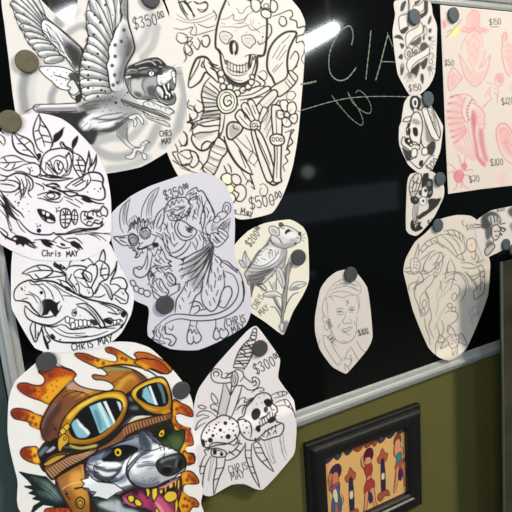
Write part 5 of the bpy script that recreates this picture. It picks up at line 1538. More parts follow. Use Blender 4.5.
# ------------------------------------------------------------------ materials
def mat(name, col, rough=.5, metal=0.0, spec=.5, noise=None, bump=None, coat=0):
    m = bpy.data.materials.new(name); m.use_nodes = True
    nt = m.node_tree; b = nt.nodes['Principled BSDF']
    c = tuple(lin(col)) + (1,)
    b.inputs['Base Color'].default_value = c; b.inputs['Roughness'].default_value = rough
    b.inputs['Metallic'].default_value = metal; b.inputs['Specular IOR Level'].default_value = spec
    b.inputs['Coat Weight'].default_value = coat
    tc = nt.nodes.new('ShaderNodeTexCoord')
    if noise:
        sc_, amt, col2 = noise
        n = nt.nodes.new('ShaderNodeTexNoise'); n.inputs['Scale'].default_value = sc_; n.inputs['Detail'].default_value = 5
        nt.links.new(tc.outputs['Object'], n.inputs['Vector'])
        mx = nt.nodes.new('ShaderNodeMix'); mx.data_type = 'RGBA'
        mx.inputs[6].default_value = c; mx.inputs[7].default_value = tuple(lin(col2)) + (1,)
        mr = nt.nodes.new('ShaderNodeMapRange'); mr.inputs['From Min'].default_value = .35; mr.inputs['From Max'].default_value = .7; mr.inputs['To Max'].default_value = amt
        nt.links.new(n.outputs['Fac'], mr.inputs['Value']); nt.links.new(mr.outputs['Result'], mx.inputs[0])
        nt.links.new(mx.outputs[2], b.inputs['Base Color'])
    if bump:
        n = nt.nodes.new('ShaderNodeTexNoise'); n.inputs['Scale'].default_value = bump[0]; n.inputs['Detail'].default_value = 4
        nt.links.new(tc.outputs['Object'], n.inputs['Vector'])
        bp = nt.nodes.new('ShaderNodeBump'); bp.inputs['Strength'].default_value = bump[1]; bp.inputs['Distance'].default_value = .002
        nt.links.new(n.outputs['Fac'], bp.inputs['Height']); nt.links.new(bp.outputs['Normal'], b.inputs['Normal'])
    return m

def art_mat(name, rough=.65, spec=.25):
    m = mat(name, (255, 255, 255), rough, spec=spec, bump=(260, .12))
    nt = m.node_tree; b = nt.nodes['Principled BSDF']
    a = nt.nodes.new('ShaderNodeVertexColor'); a.layer_name = 'pigment'
    n = nt.nodes.new('ShaderNodeTexNoise'); n.inputs['Scale'].default_value = 420; n.inputs['Detail'].default_value = 3
    tc = nt.nodes.new('ShaderNodeTexCoord'); nt.links.new(tc.outputs['Object'], n.inputs['Vector'])
    mr = nt.nodes.new('ShaderNodeMapRange'); mr.inputs['To Min'].default_value = .94; mr.inputs['To Max'].default_value = 1.04
    nt.links.new(n.outputs['Fac'], mr.inputs['Value'])
    mx = nt.nodes.new('ShaderNodeMix'); mx.data_type = 'RGBA'; mx.blend_type = 'MULTIPLY'; mx.inputs[0].default_value = 1
    nt.links.new(a.outputs['Color'], mx.inputs[6]); nt.links.new(mr.outputs['Result'], mx.inputs[7])
    nt.links.new(mx.outputs[2], b.inputs['Base Color'])
    return m

M_wall = mat('olive_wall_paint', (87, 84, 43), .75, spec=.2, noise=(9, .5, (80, 79, 43)), bump=(180, .5))
M_board = mat('glossy_black_board', (6, 7, 7), .055, spec=.6, noise=(14, .6, (9, 10, 10)))
M_alu = mat('brushed_aluminium', (196, 198, 194), .32, metal=.45, noise=(60, .4, (178, 180, 176)))
M_mag = mat('grey_magnet_plastic', (66, 68, 68), .6, spec=.3, noise=(90, .5, (58, 60, 60)))
M_magb = mat('brown_magnet_plastic', (98, 90, 66), .5, spec=.35, noise=(120, .8, (80, 74, 56)))
M_magblue = mat('slate_magnet_plastic', (72, 80, 86), .6, spec=.3, noise=(90, .5, (64, 70, 76)))
M_chalk = mat('chalk', (146, 158, 138), .9, spec=.1, noise=(500, .9, (60, 74, 66)))
M_frame = mat('black_painted_wood', (14, 15, 16), .38, spec=.5, noise=(60, .5, (22, 22, 22)), bump=(120, .2))
M_floor = mat('brown_floor', (92, 92, 84), .6, noise=(8, .6, (48, 42, 36)))
M_dark = mat('dark_cabinet_laminate', (34, 33, 28), .35, noise=(5, .8, (20, 20, 18)))
M_room = mat('room_paint_dark', (74, 92, 92), .8)
M_pane = mat('smoked_glass', (40, 38, 30), .12, spec=.5, noise=(7, .9, (66, 62, 50)))
M_edge = mat('polished_glass_edge', (84, 98, 88), .15, spec=.6)

# ------------------------------------------------------------------ mesh helpers
def link(name, verts, faces, m=None, parent=None, smooth=False):
    me = bpy.data.meshes.new(name)
    me.from_pydata([tuple(v) for v in verts], [], faces); me.update()
    if m: me.materials.append(m)
    if smooth:
        for p in me.polygons: p.use_smooth = True
    o = bpy.data.objects.new(name, me); C.objects.link(o)
    if parent: o.parent = parent
    return o

def tag(o, label=None, cat=None, group=None, kind=None):
    if label: o['label'] = label
    if cat: o['category'] = cat
    if group: o['group'] = group
    if kind: o['kind'] = kind
    return o

def W(u, v, y=0.0):      # wall coordinates -> world; y measured out of the wall towards the room
    return (u, WALL - y, CZ - v)

def box(name, u0, u1, v0, v1, y0, y1, m, parent=None, bev=0.0):
    bm = bmesh.new()
    bmesh.ops.create_cube(bm, size=1)
    for q in bm.verts:
        q.co = Vector(W(u0 + (q.co.x+.5)*(u1-u0), v0 + (q.co.z+.5)*(v1-v0), y0 + (q.co.y+.5)*(y1-y0)))
    if bev: bmesh.ops.bevel(bm, geom=bm.edges[:], offset=bev, segments=2, affect='EDGES', profile=.6)
    bmesh.ops.recalc_face_normals(bm, faces=bm.faces)
    me = bpy.data.meshes.new(name); bm.to_mesh(me); bm.free(); me.materials.append(m)
    o = bpy.data.objects.new(name, me); C.objects.link(o)
    if parent: o.parent = parent
    return o

def empty(name, loc):
    o = bpy.data.objects.new(name, None); C.objects.link(o); o.location = loc; o.empty_display_size = .02
    return o

def adopt(o, root):       # parent keeping the place
    o.parent = root; o.matrix_parent_inverse = Matrix.Translation(-Vector(root.location))

def sweep(name, prof, path, m, closed=False, smooth=False):
    """profile [(across, out)] carried along corners path [(u, v, nu, nv)] with mitre directions"""
    vs, fs = [], []; k = len(prof)
    for (u, v, nu, nv) in path:
        for (a, y) in prof: vs.append(W(u + nu*a, v + nv*a, y))
    n = len(path)
    for i in range(n if closed else n-1):
        for j in range(k-1):
            a, b = i*k+j, i*k+j+1; c, d = ((i+1) % n)*k+j+1, ((i+1) % n)*k+j
            fs.append((a, b, c, d))
    if not closed:
        fs.append(tuple(range(k))); fs.append(tuple((n-1)*k+j for j in reversed(range(k))))
    o = link(name, vs, fs, m, smooth=smooth)
    bm = bmesh.new(); bm.from_mesh(o.data); bmesh.ops.recalc_face_normals(bm, faces=bm.faces); bm.to_mesh(o.data); bm.free()
    return o

# ------------------------------------------------------------------ the setting
tag(box('wall_back', -.9, 2.6, -1.0, 1.6, -.12, 0, M_wall), kind='structure')
tag(box('floor', -2.0, 4.6, 1.6, 1.65, -.12, 6.5, M_floor), kind='structure')
tag(box('wall_front', -2.0, 4.6, -2.2, 1.6, 6.5, 6.6, M_room), kind='structure')
tag(box('ceiling', -2.0, 4.6, -2.25, -2.2, -.12, 6.5, mat('ceiling_paint', (70, 76, 76), .9)), kind='structure')

tag(box('shade_panel_1', -.9, -.0155, -1.0, 1.6, .0005, .006, mat('wall_shade_teal', (46, 66, 62), .6, noise=(6, .5, (40, 58, 55)))), kind='structure')  # added panel: its dark teal stands in for shade on the wall strip
# ------------------------------------------------------------------ the board
BL, BR, BT, BB = .009, 2.05, -.2874, .437
board = empty('black_marker_board', W(.6, BB + .027, 0))
tag(board, 'large glossy black writing board with an aluminium rim, hung with tattoo drawings', 'board')
adopt(box('writing_surface', BL-.004, BR+.004, BT-.004, BB+.004, .001, .012, M_board), board)
PROF = [(-.004, .001), (-.004, .0135), (.0, .015), (.008, .0155), (.009, .0195), (.0135, .021), (.018, .0195), (.0185, .0155), (.0195, .0145), (.021, .0155), (.027, .013), (.028, .010), (.028, .001)]
PROFL = [(a*.86, y) for a, y in PROF]
fr = sweep('aluminium_rim', PROF, [(BL, BB, -.8, 1), (BR, BB, 1, 1), (BR, BT, 1, -1), (BL, BT, -.8, -1)], M_alu, closed=True)
adopt(fr, board); fr['label'] = 'ridged aluminium rim'
BY = .0122     # face of the board, metres out of the wall

# chalk writing and flourish on the board
def ribbon(name, strokes, w, y, m, parent):
    vs, fs = [], []
    for st, ww in strokes:
        p = [px2uv(290 + x/4, y_/4, WALL-y) for x, y_ in st]
        q = catmull(p, False) if len(p) > 2 else np.array(p)
        # resample the spline in wall metres
        if len(p) > 2:
            out = []
            for i in range(len(p)-1):
                a, b, c, d = [np.array(p[min(max(k, 0), len(p)-1)]) for k in (i-1, i, i+1, i+2)]
                for t in np.arange(10)/10: out.append(.5*((2*b)+(-a+c)*t+(2*a-5*b+4*c-d)*t*t+(-a+3*b-3*c+d)*t**3))
            out.append(np.array(p[-1])); q = np.array(out)
        base = len(vs); n = len(q)
        for i in range(n):
            t = q[min(i+1, n-1)] - q[max(i-1, 0)]; t = t/(np.hypot(*t)+1e-9)
            hw = w*ww/2*(.75+.35*math.sin(i*1.7+len(vs)*.01))
            for s in (1, -1):
                vs.append(W(q[i][0]-t[1]*hw*s, q[i][1]+t[0]*hw*s, y+.0003))
        for i in range(n-1): fs.append((base+2*i, base+2*i+1, base+2*i+3, base+2*i+2))
    o = link(name, vs, fs, m); adopt(o, parent)
    return o
ribbon('chalk_lettering', [
    ([(245, 180), (252, 150), (248, 118), (235, 104), (210, 118), (182, 155), (160, 205), (155, 260), (165, 300), (195, 322), (230, 312), (265, 270)], 1),
    ([(323, 122), (318, 180), (310, 250), (303, 318)], 1),
    ([(392, 135), (375, 200), (360, 260), (342, 322)], 1.1), ([(388, 128), (400, 160), (412, 190)], .8), ([(362, 246), (420, 248)], 1),
    ([(40, 338), (75, 332), (105, 325)], 1.3)], .0027, BY, M_chalk, board)
ribbon('chalk_flourish', [
    ([(30, 446), (90, 428), (160, 408), (240, 392), (330, 386), (420, 386), (475, 388)], .9),
    ([(165, 380), (200, 425), (240, 470), (280, 500), (292, 488), (280, 450), (250, 400), (230, 368)], .8),
    ([(230, 370), (250, 410), (290, 445), (320, 452), (322, 420), (300, 380), (275, 362), (262, 372)], .8)], .0020, BY, M_chalk, board)

# ------------------------------------------------------------------ drawings pinned to the board
def density(u, v, y):
    x0, y0 = uv2px(np.array([u]), np.array([v]), WALL-y)
    x1, y1 = uv2px(np.array([u+.001]), np.array([v]), WALL-y)
    x2, y2 = uv2px(np.array([u]), np.array([v+.001]), WALL-y)
    return float(np.hypot(x1-x0, y1-y0)[0]), float(np.hypot(x2-x0, y2-y0)[0])   # photo px per mm

def ride(u, v):
    """how far a sheet is lifted where it rides over the raised rim"""
    d = np.maximum(v-(BB-.034), (BL+.034)-u)/.034
    t = np.clip(d, 0, 1); return .0108*t*t*(3-2*t)

def sheet(key, name, base, lvl, label, cat='drawing', group=None, bend=(.0004, 9.0, 1.0), step=.5, mname=None):
    art = Art(OUT[key], base); art.run(ART[key])
    y = BY + .0009 * lvl
    o = np.array([px2uv(a, b, WALL-y) for a, b in OUT[key]])
    # smooth cut line, corners kept fairly crisp
    n = len(o); B = []
    for i in range(n):
        a, b = o[i], o[(i+1) % n]
        p0, p3 = o[i-1], o[(i+2) % n]
        for t in np.arange(6)/6:
            s_ = .5*((2*a)+(-p0+b)*t+(2*p0-5*a+4*b-p3)*t*t+(-p0+3*a-3*b+p3)*t**3)
            B.append(s_*.55 + (a+(b-a)*t)*.45)
    B = np.array(B)
    if key == 'pink_sheet': B = o
    cu, cv = B.mean(0); dx, dy = density(cu, cv, y)
    hu, hv = step/dx/1000, step/dy/1000
    u0, v0 = B.min(0)-[hu, hv]; u1, v1 = B.max(0)+[hu, hv]
    nu, nv = int((u1-u0)/hu)+2, int((v1-v0)/hv)+2
    U = u0+np.arange(nu)*hu; V = v0+np.arange(nv)*hv
    ins = np.zeros((nv, nu), bool); Q = np.roll(B, -1, 0)
    for j in range(nv):
        k = (B[:, 1] <= V[j]) != (Q[:, 1] <= V[j])
        if k.any():
            a, b = B[k], Q[k]; xs = a[:, 0]+(V[j]-a[:, 1])*(b[:, 0]-a[:, 0])/(b[:, 1]-a[:, 1])
            ins[j] = ((U[:, None] > xs[None]).sum(1) % 2) == 1
    cell = ins[:-1, :-1] | ins[1:, :-1] | ins[:-1, 1:] | ins[1:, 1:]
    need = np.zeros((nv, nu), bool)
    need[:-1, :-1] |= cell; need[1:, :-1] |= cell; need[:-1, 1:] |= cell; need[1:, 1:] |= cell
    UU, VV = np.meshgrid(U, V); UU = UU.copy(); VV = VV.copy()
    jj, ii = np.where(need & ~ins)
    P = np.stack([UU[jj, ii], VV[jj, ii]], 1); best = np.full(len(P), 1e9); bp = P.copy()
    for a, b in zip(B, Q):
        d = b-a; L = d@d
        if L < 1e-14: continue
        t = np.clip(((P-a)@d)/L, 0, 1); c = a+t[:, None]*d; r = ((P-c)**2).sum(1)
        w = r < best; best[w] = r[w]; bp[w] = c[w]
    UU[jj, ii] = bp[:, 0]; VV[jj, ii] = bp[:, 1]
    idx = np.full((nv, nu), -1); idx[need] = np.arange(need.sum())
    u, v = UU[need], VV[need]
    am, fq, ph = bend
    hgt = y + am*(.5+.5*np.sin((u*fq+v*fq*.7)*math.pi+ph)) + ride(u, v)
    k_ = (WALL-y-ride(u, v))/(WALL-y)
    co = np.stack([u*k_, WALL-hgt, CZ-v*k_], 1)
    cj, ci = np.where(cell)
    quads = np.stack([idx[cj, ci], idx[cj+1, ci], idx[cj+1, ci+1], idx[cj, ci+1]], 1)
    # pigment
    x, yy = uv2px(u, v, WALL-y)
    im = art.img; k = np.pad(im, ((1, 1), (1, 1), (0, 0)), mode='edge')
    im = (k[:-2, 1:-1]+k[2:, 1:-1]+k[1:-1, :-2]+k[1:-1, 2:]+2*k[1:-1, 1:-1])/6
    X = np.clip((x-art.x0)*4-.5, 0, art.W-1.01); Y = np.clip((yy-art.y0)*4-.5, 0, art.H-1.01)
    xi, yi = X.astype(int), Y.astype(int); fx, fy = (X-xi)[:, None], (Y-yi)[:, None]
    xj, yj = np.minimum(xi+1, art.W-1), np.minimum(yi+1, art.H-1)
    c = (im[yi, xi]*(1-fx)+im[yi, xj]*fx)*(1-fy)+(im[yj, xi]*(1-fx)+im[yj, xj]*fx)*fy
    me = bpy.data.meshes.new(name); nV, nQ = len(co), len(quads)
    org = np.array([cu, WALL-y, CZ-cv])
    me.vertices.add(nV); me.vertices.foreach_set('co', (co-org).astype(np.float32).ravel())
    me.loops.add(nQ*4); me.loops.foreach_set('vertex_index', quads.astype(np.int32).ravel())
    me.polygons.add(nQ); me.polygons.foreach_set('loop_start', (np.arange(nQ)*4).astype(np.int32))
    me.polygons.foreach_set('loop_total', np.full(nQ, 4, np.int32))
    me.polygons.foreach_set('use_smooth', np.ones(nQ, bool))
    me.update(calc_edges=True)
    at = me.color_attributes.new('pigment', 'FLOAT_COLOR', 'POINT')
    rgba = np.ones((nV, 4), np.float32); rgba[:, :3] = lin(c); at.data.foreach_set('color', rgba.ravel())
    me.materials.append(art_mat('paper_of_' + name))
    ob = bpy.data.objects.new(name, me); C.objects.link(ob); ob.location = org
    s = ob.modifiers.new('paper_thickness', 'SOLIDIFY'); s.thickness = .00025; s.offset = -1
    return tag(ob, label, cat, group)

WH = (232, 229, 232); CR = (232, 228, 214)
sheet('skeleton', 'skeleton_drawing', (228, 219, 210), 0, 'tall cream cut-out drawing of a skeleton holding a curved blade, marked $500')
sheet('eagle', 'winged_panther_drawing', (223, 217, 210), 1, 'grey shaded drawing of a panther with eagle wings, top left of the board, marked $350')
sheet('wolf', 'wolf_aviator_drawing', (232, 229, 224), 1, 'full colour drawing of a snarling wolf in flying helmet and goggles among flames')
sheet('dagger', 'dagger_skull_drawing', (222, 216, 216), 0, 'line drawing of a dagger through a spider and a skull, marked $300')
sheet('bird', 'rat_bird_drawing', (224, 219, 202), 0, 'small cream drawing of a bird with a rat head perched on a plant, marked $200')
sheet('demon', 'horned_demon_drawing', (206, 203, 212), 1, 'pale lilac sheet with a line drawing of a horned demon and chains, marked $350')
sheet('boar_skull', 'boar_skull_drawing', (230, 228, 232), 2, 'white line drawing of a tusked boar skull under a rose, just above the coloured wolf')
sheet('boar_rose', 'boar_head_drawing', (232, 226, 232), 3, 'white line drawing of a boar head under leaves and rose, left edge')
sheet('portrait', 'portrait_sketch', (206, 197, 190), 0, 'small oval sketch of a man in suit and tie, marked $100, alone on black')
sheet('dice_sheet', 'dice_and_rope_drawing', (206, 197, 184), 0, 'large oval faint line drawing of ropes and dice at the lower rim')
sheet('lady', 'lady_drawing', (206, 199, 190), 1, 'small black and white drawing of a lady, lowest of the column of three')
sheet('capped_skull', 'capped_skull_drawing', (212, 205, 198), 2, 'small drawing of a skull in a cap, middle of the column of three')
sheet('hearts', 'hearts_and_banner_drawing', (210, 203, 196), 3, 'small shaded drawing of hearts with a banner, top of the column of three')
sheet('geisha', 'geisha_drawing', (204, 197, 190), 1, 'small shaded drawing of a woman with pinned up hair, at the right edge')
sheet('pink_sheet', 'pink_flash_sheet', (208, 197, 188), 0, 'straight-edged sheet of pinkish pencil designs with feathered headdress, top right', step=.5)

# ------------------------------------------------------------------ magnets
def magnet_mesh(r, h, m, dome=0.0):
    prof = [(0, 0), (r*.96, 0), (r, h*.12), (r, h*.72), (r*.975, h*.9), (r*.93, h*.985), (r*.86, h), (r*.5, h+dome*.7), (0, h+dome)]
    n = 40; vs, fs = [], []
    for (a, y) in prof[1:-1]:
        for i in range(n):
            t = 2*math.pi*i/n; vs.append((a*math.cos(t), -y, a*math.sin(t)))
    k = len(prof)-2
    for j in range(k-1):
        for i in range(n): fs.append((j*n+i, j*n+(i+1) % n, (j+1)*n+(i+1) % n, (j+1)*n+i))
    b = len(vs); vs.append((0, -(h+dome), 0)); vs.append((0, 0, 0))
    for i in range(n):
        fs.append(((k-1)*n+i, (k-1)*n+(i+1) % n, b)); fs.append(((i+1) % n, i, b+1))
    me = bpy.data.meshes.new('magnet'); me.from_pydata(vs, [], fs); me.materials.append(m)
    bm = bmesh.new(); bm.from_mesh(me); bmesh.ops.recalc_face_normals(bm, faces=bm.faces); bm.to_mesh(me); bm.free()
    for p in me.polygons: p.use_smooth = True
    return me
MG = [  # px x, px y, level, kind, size, label
 (27, 61.5, 1, 'b', 1.0, 'brown round magnet on the winged panther drawing, left of the wing'),
 (10, 121.5, 3, 'b', 1.0, 'speckled brown magnet at the top left corner of the boar head drawing'),
 (150.5, -2, 1, 'g', .95, 'grey magnet at the top of the winged panther drawing beside its $350 price'),
 (165, 305, 1, 'g', 1.0, 'dark grey magnet on the lilac horned demon drawing'),
 (46.5, 362, 2.2, 'g', .95, 'grey magnet above the flames of the coloured wolf, below the boar skull'),
 (181.5, 390.5, 1, 'g', 1.0, 'dark magnet at the right shoulder of the coloured wolf drawing'),
 (260, 348.5, 0, 'g', 1.0, 'dark grey magnet beside the dagger hilt'),
 (298.5, 257.5, 0, 'g', 1.0, 'dark round magnet right of the rat-headed bird'),
 (350.7, 274.5, 0, 'g', 1.0, 'grey magnet on top of the small portrait sketch'),
 (414.5, 17, 3, 's', 1.0, 'slate magnet over the hearts and banner drawing'),
 (428, 99, 3, 's', 1.0, 'slate magnet between the hearts drawing and the capped skull'),
 (440, 179, 2, 's', .95, 'slate magnet at the right of the lady drawing'),
 (438, 225.5, 1, 's', .95, 'slate magnet on the upper left of the dice drawing'),
 (453.5, 15, 0, 's', 1.0, 'slate magnet at the top left corner of the pinkish flash sheet'),
 (506, 244.5, 1, 's', .9, 'slate magnet under the geisha drawing, left one of two touching'),
 (513.5, 250, 1, 's', .9, 'slate magnet at the right edge of the picture, lower of two touching')]
MS = {k: magnet_mesh(.0143, .0055, m) for k, m in (('b', M_magb), ('g', M_mag), ('s', M_magblue))}
for (x, y, lv, kd, s_, lab) in MG:
    hh = BY + .0009*lv + .0006
    u, v = px2uv(x, y, WALL-hh-.003)
    rd = float(ride(np.array(u), np.array(v))); hh += rd; u, v = px2uv(x, y, WALL-hh-.003)
    o = bpy.data.objects.new('round_magnet', MS[kd]); C.objects.link(o)
    o.location = W(u, v, hh); o.scale = (s_, 1, s_)
    tag(o, lab, 'magnet', 'round magnets on the board')

# ------------------------------------------------------------------ framed flash picture under the board
fc = (.592, .626); fw, fh = .288, .232; tilt = math.radians(1.4)
pic = empty('framed_picture', W(fc[0], fc[1], 0))
tag(pic, 'black wooden frame with pin-up figures on the wall below the board', 'picture frame')
pf = [(0, .0005), (0, .010), (-.002, .013), (-.007, .014), (-.009, .018), (-.012, .022), (-.017, .0235), (-.030, .0215), (-.033, .0185), (-.037, .0175), (-.040, .013), (-.040, .002)]
def rim(name, prof, w, h, m):
    vs, fs = [], []; k = len(prof)
    cs = [(-1, -1), (1, -1), (1, 1), (-1, 1)]
    for (a, b) in cs:
        for (d, y) in prof: vs.append((a*(w/2+d), -y, -b*(h/2+d)))
    for i in range(4):
        for j in range(k-1): fs.append((i*k+j, i*k+j+1, ((i+1) % 4)*k+j+1, ((i+1) % 4)*k+j))
    o = link(name, vs, fs, m)
    bm = bmesh.new(); bm.from_mesh(o.data); bmesh.ops.recalc_face_normals(bm, faces=bm.faces); bm.to_mesh(o.data); bm.free()
    return o
r_ = rim('wooden_moulding', pf, fw, fh, M_frame); r_.parent = pic
pic.rotation_euler = (0, tilt, 0)
PICT = '''
k 60,40,50
# band of grey lettering shapes along the top
b 60,60,70 1.6 | 4,8 20,3 30,12 18,20 6,18;28,6 45,4 52,14 40,22;60,8 75,2 80,14 66,20;150,6 170,3 176,16 160,22;176,8 195,4 205,12 190,20;210,6 232,3 236,14 218,18
b 150,70,50 1.6 | 82,10 100,4 110,14 98,22;112,8 130,6 136,16 120,20;136,8 148,4 152,18 142,24
w 120,130,150 .7 2 | 10,8 16,6 18,12;36,8 44,8 42,14;160,10 168,8 166,16;216,8 226,6 224,12
# banner pillars
b 168,84,52 1.6 | 66,62 74,50 82,62 88,66 84,80 64,80 58,68
b 46,40,62 1.6 | 69,80 79,80 80,150 68,150
w 230,220,170 .9 1 | 70,105 78,105 78,120 70,120
b 156,80,54 1.6 | 60,150 88,150 92,165 80,160 66,170 56,162
b 168,84,52 1.6 | 158,48 166,36 174,48 182,54 176,68 156,68 150,56
b 46,40,62 1.6 | 161,68 171,68 172,140 160,140
w 230,220,170 .9 1 | 162,95 170,95 170,108 162,108
b 156,80,54 1.6 | 152,138 178,138 184,154 170,150 158,158 148,150
# left figure, purple hair and teal gown
b 62,34,66 1.6 | 18,46 28,32 44,32 50,46 44,60 26,62
b 196,120,80 1.6 | 14,54 22,44 26,52 22,66 28,72 24,78 14,70;26,50 38,48 42,60 38,76 26,74
b 60,90,120 1.6 | 18,78 40,74 44,84 42,100 48,116 44,140 34,170 22,170 18,140 20,110 24,96
b 206,196,160 1.6 | 26,84 34,84 38,104 34,122 28,110 24,96
b 176,90,60 1.6 | 28,124 34,116 38,140 34,168 26,168
b 150,70,110 1.6 | 16,76 42,72 40,80 20,84
l 1.6 | 14,54 20,70 26,78;44,98 52,112 50,126
# middle figure in red
b 80,26,50 1.6 | 112,36 122,24 136,26 140,42 132,52 116,50
b 206,142,98 1.6 | 104,42 112,36 112,52 116,60 110,64 104,54;116,44 130,44 134,58 120,62
b 160,58,50 1.6 | 112,64 132,60 136,76 130,92 140,104 138,120 112,124 110,108 118,92
b 206,142,98 1.6 | 120,88 130,86 132,92 120,96;112,124 122,122 118,150 110,172 104,172 108,150;126,122 138,118 142,150 148,168 140,170 132,146
b 60,40,80 1.6 | 122,128 130,128 134,146 124,150
l 1.6 | 104,42 108,60 116,68;112,124 106,170
# right figure with teal wrap
b 120,60,40 1.6 | 202,26 212,16 222,20 224,36 214,40 202,40
b 206,142,98 1.6 | 206,32 220,30 222,46 230,60 226,70 208,70 202,56
b 56,126,130 1.6 | 208,66 222,62 224,80 218,94 208,90
b 170,80,70 1.6 | 204,88 232,80 236,90 222,98 206,100
b 206,142,98 1.6 | 206,98 216,96 210,130 202,150 196,150 200,126;224,94 236,88 238,110 236,140 230,146 228,120
b 70,36,80 1.6 | 214,104 222,102 226,120 218,130 212,120
l 1.6 | 202,40 200,60 208,72;206,98 200,140
'''
def picture_panel():
    w, h = fw-.074, fh-.074
    class A2(Art):
        def __init__(s):
            s.W, s.H = 1000, 720; s.img = np.empty((720, 1000, 3), np.float32); s.img[:] = (212, 166, 104)
            s.x0 = s.y0 = 0; s.fx = s.fy = 0; s.fs = .96; s.ink = INK
    a = A2(); a.run(PICT)
    nx, ny = 300, 220
    vs = np.zeros((ny, nx, 3)); gx = np.linspace(0, 1, nx); gy = np.linspace(0, 1, ny)
    vs[..., 0] = (gx[None]-.5)*w; vs[..., 2] = -(gy[:, None]-.5)*h; vs[..., 1] = -.0045
    c = a.img[(gy*719*.965).astype(int)][:, (gx*999*.99).astype(int)]
    I = np.arange(nx*ny).reshape(ny, nx)
    q = np.stack([I[:-1, :-1], I[1:, :-1], I[1:, 1:], I[:-1, 1:]], -1).reshape(-1, 4)
    me = bpy.data.meshes.new('pin_up_sheet'); me.from_pydata(vs.reshape(-1, 3).tolist(), [], q.tolist()); me.update()
    at = me.color_attributes.new('pigment', 'FLOAT_COLOR', 'POINT')
    rg = np.ones((nx*ny, 4), np.float32); rg[:, :3] = lin(c.reshape(-1, 3)); at.data.foreach_set('color', rg.ravel())
    me.materials.append(art_mat('pin_up_sheet_paper', .4))
    o = bpy.data.objects.new('pin_up_sheet', me); C.objects.link(o); o.parent = pic; o['label'] = 'yellow sheet with three pin-up figures'
    s = o.modifiers.new('t', 'SOLIDIFY'); s.thickness = .001; s.offset = -1
picture_panel()
bk = link('backing_board', [(a*(fw/2-.004), -y, b*(fh/2-.004)) for y in (.0008, .0030) for a, b in ((-1, -1), (1, -1), (1, 1), (-1, 1))],
     [(0, 1, 2, 3), (4, 7, 6, 5), (0, 4, 5, 1), (1, 5, 6, 2), (2, 6, 7, 3), (3, 7, 4, 0)], M_frame); bk.parent = pic

# ------------------------------------------------------------------ dark cabinet standing right of the board's lower half
def at_u(x, y, d):   # u, v at a given distance out of the wall
    return px2uv(x, y, WALL-d)
CD = .085
cu0, cv0 = at_u(502.6, 263, CD)
cab = empty('dark_glazed_cabinet', W(1.3, 1.6, CD/2))
tag(cab, 'dark glazed cabinet with a pale glass edge, cut off by the right picture edge', 'cabinet')
adopt(box('carcass', 1.024, 1.62, cv0+.01, 1.6, .024, CD-.012, M_dark, bev=.0015), cab)
adopt(box('door_panel', cu0+.006, 1.62, cv0+.002, 1.59, CD-.012, CD-.004, M_dark, bev=.001), cab)
e = box('glass_pane', cu0, 1.62, cv0-.001, 1.592, CD-.0038, CD, M_pane, bev=.0006); adopt(e, cab)
e['label'] = 'glass pane'
e = box('edge_strip', cu0-.0009, cu0-.0001, cv0-.002, 1.592, CD-.004, CD+.0005, M_edge, bev=.0003); adopt(e, cab)
e['label'] = 'pale polished edge'

# ------------------------------------------------------------------ light
def area(name, loc, target, sx, sy, power, col):
    l = bpy.data.lights.new(name, 'AREA'); l.shape = 'RECTANGLE'; l.size = sx; l.size_y = sy; l.energy = power; l.color = col
    o = bpy.data.objects.new(name, l); C.objects.link(o); o.location = loc
    o.rotation_euler = (Vector(target)-Vector(loc)).to_track_quat('-Z', 'Y').to_euler()
    return o
area('warm_lamp', (2.18, -1.30, 3.26), (.75, .75, 1.45), .42, .42, 92, (1, .88, .72))
area('window_daylight', (-1.5, -1.1, 2.1), (.3, .75, 1.5), 1.2, 1.2, 47, (.9, .93, 1))
area('overhead_cool_fill', (.5, -.6, 2.75), (.7, .75, 1.4), 1.0, .5, 5, (.5, .8, 1))  # unseen overhead fill, added for the cool ambient light in the shadows

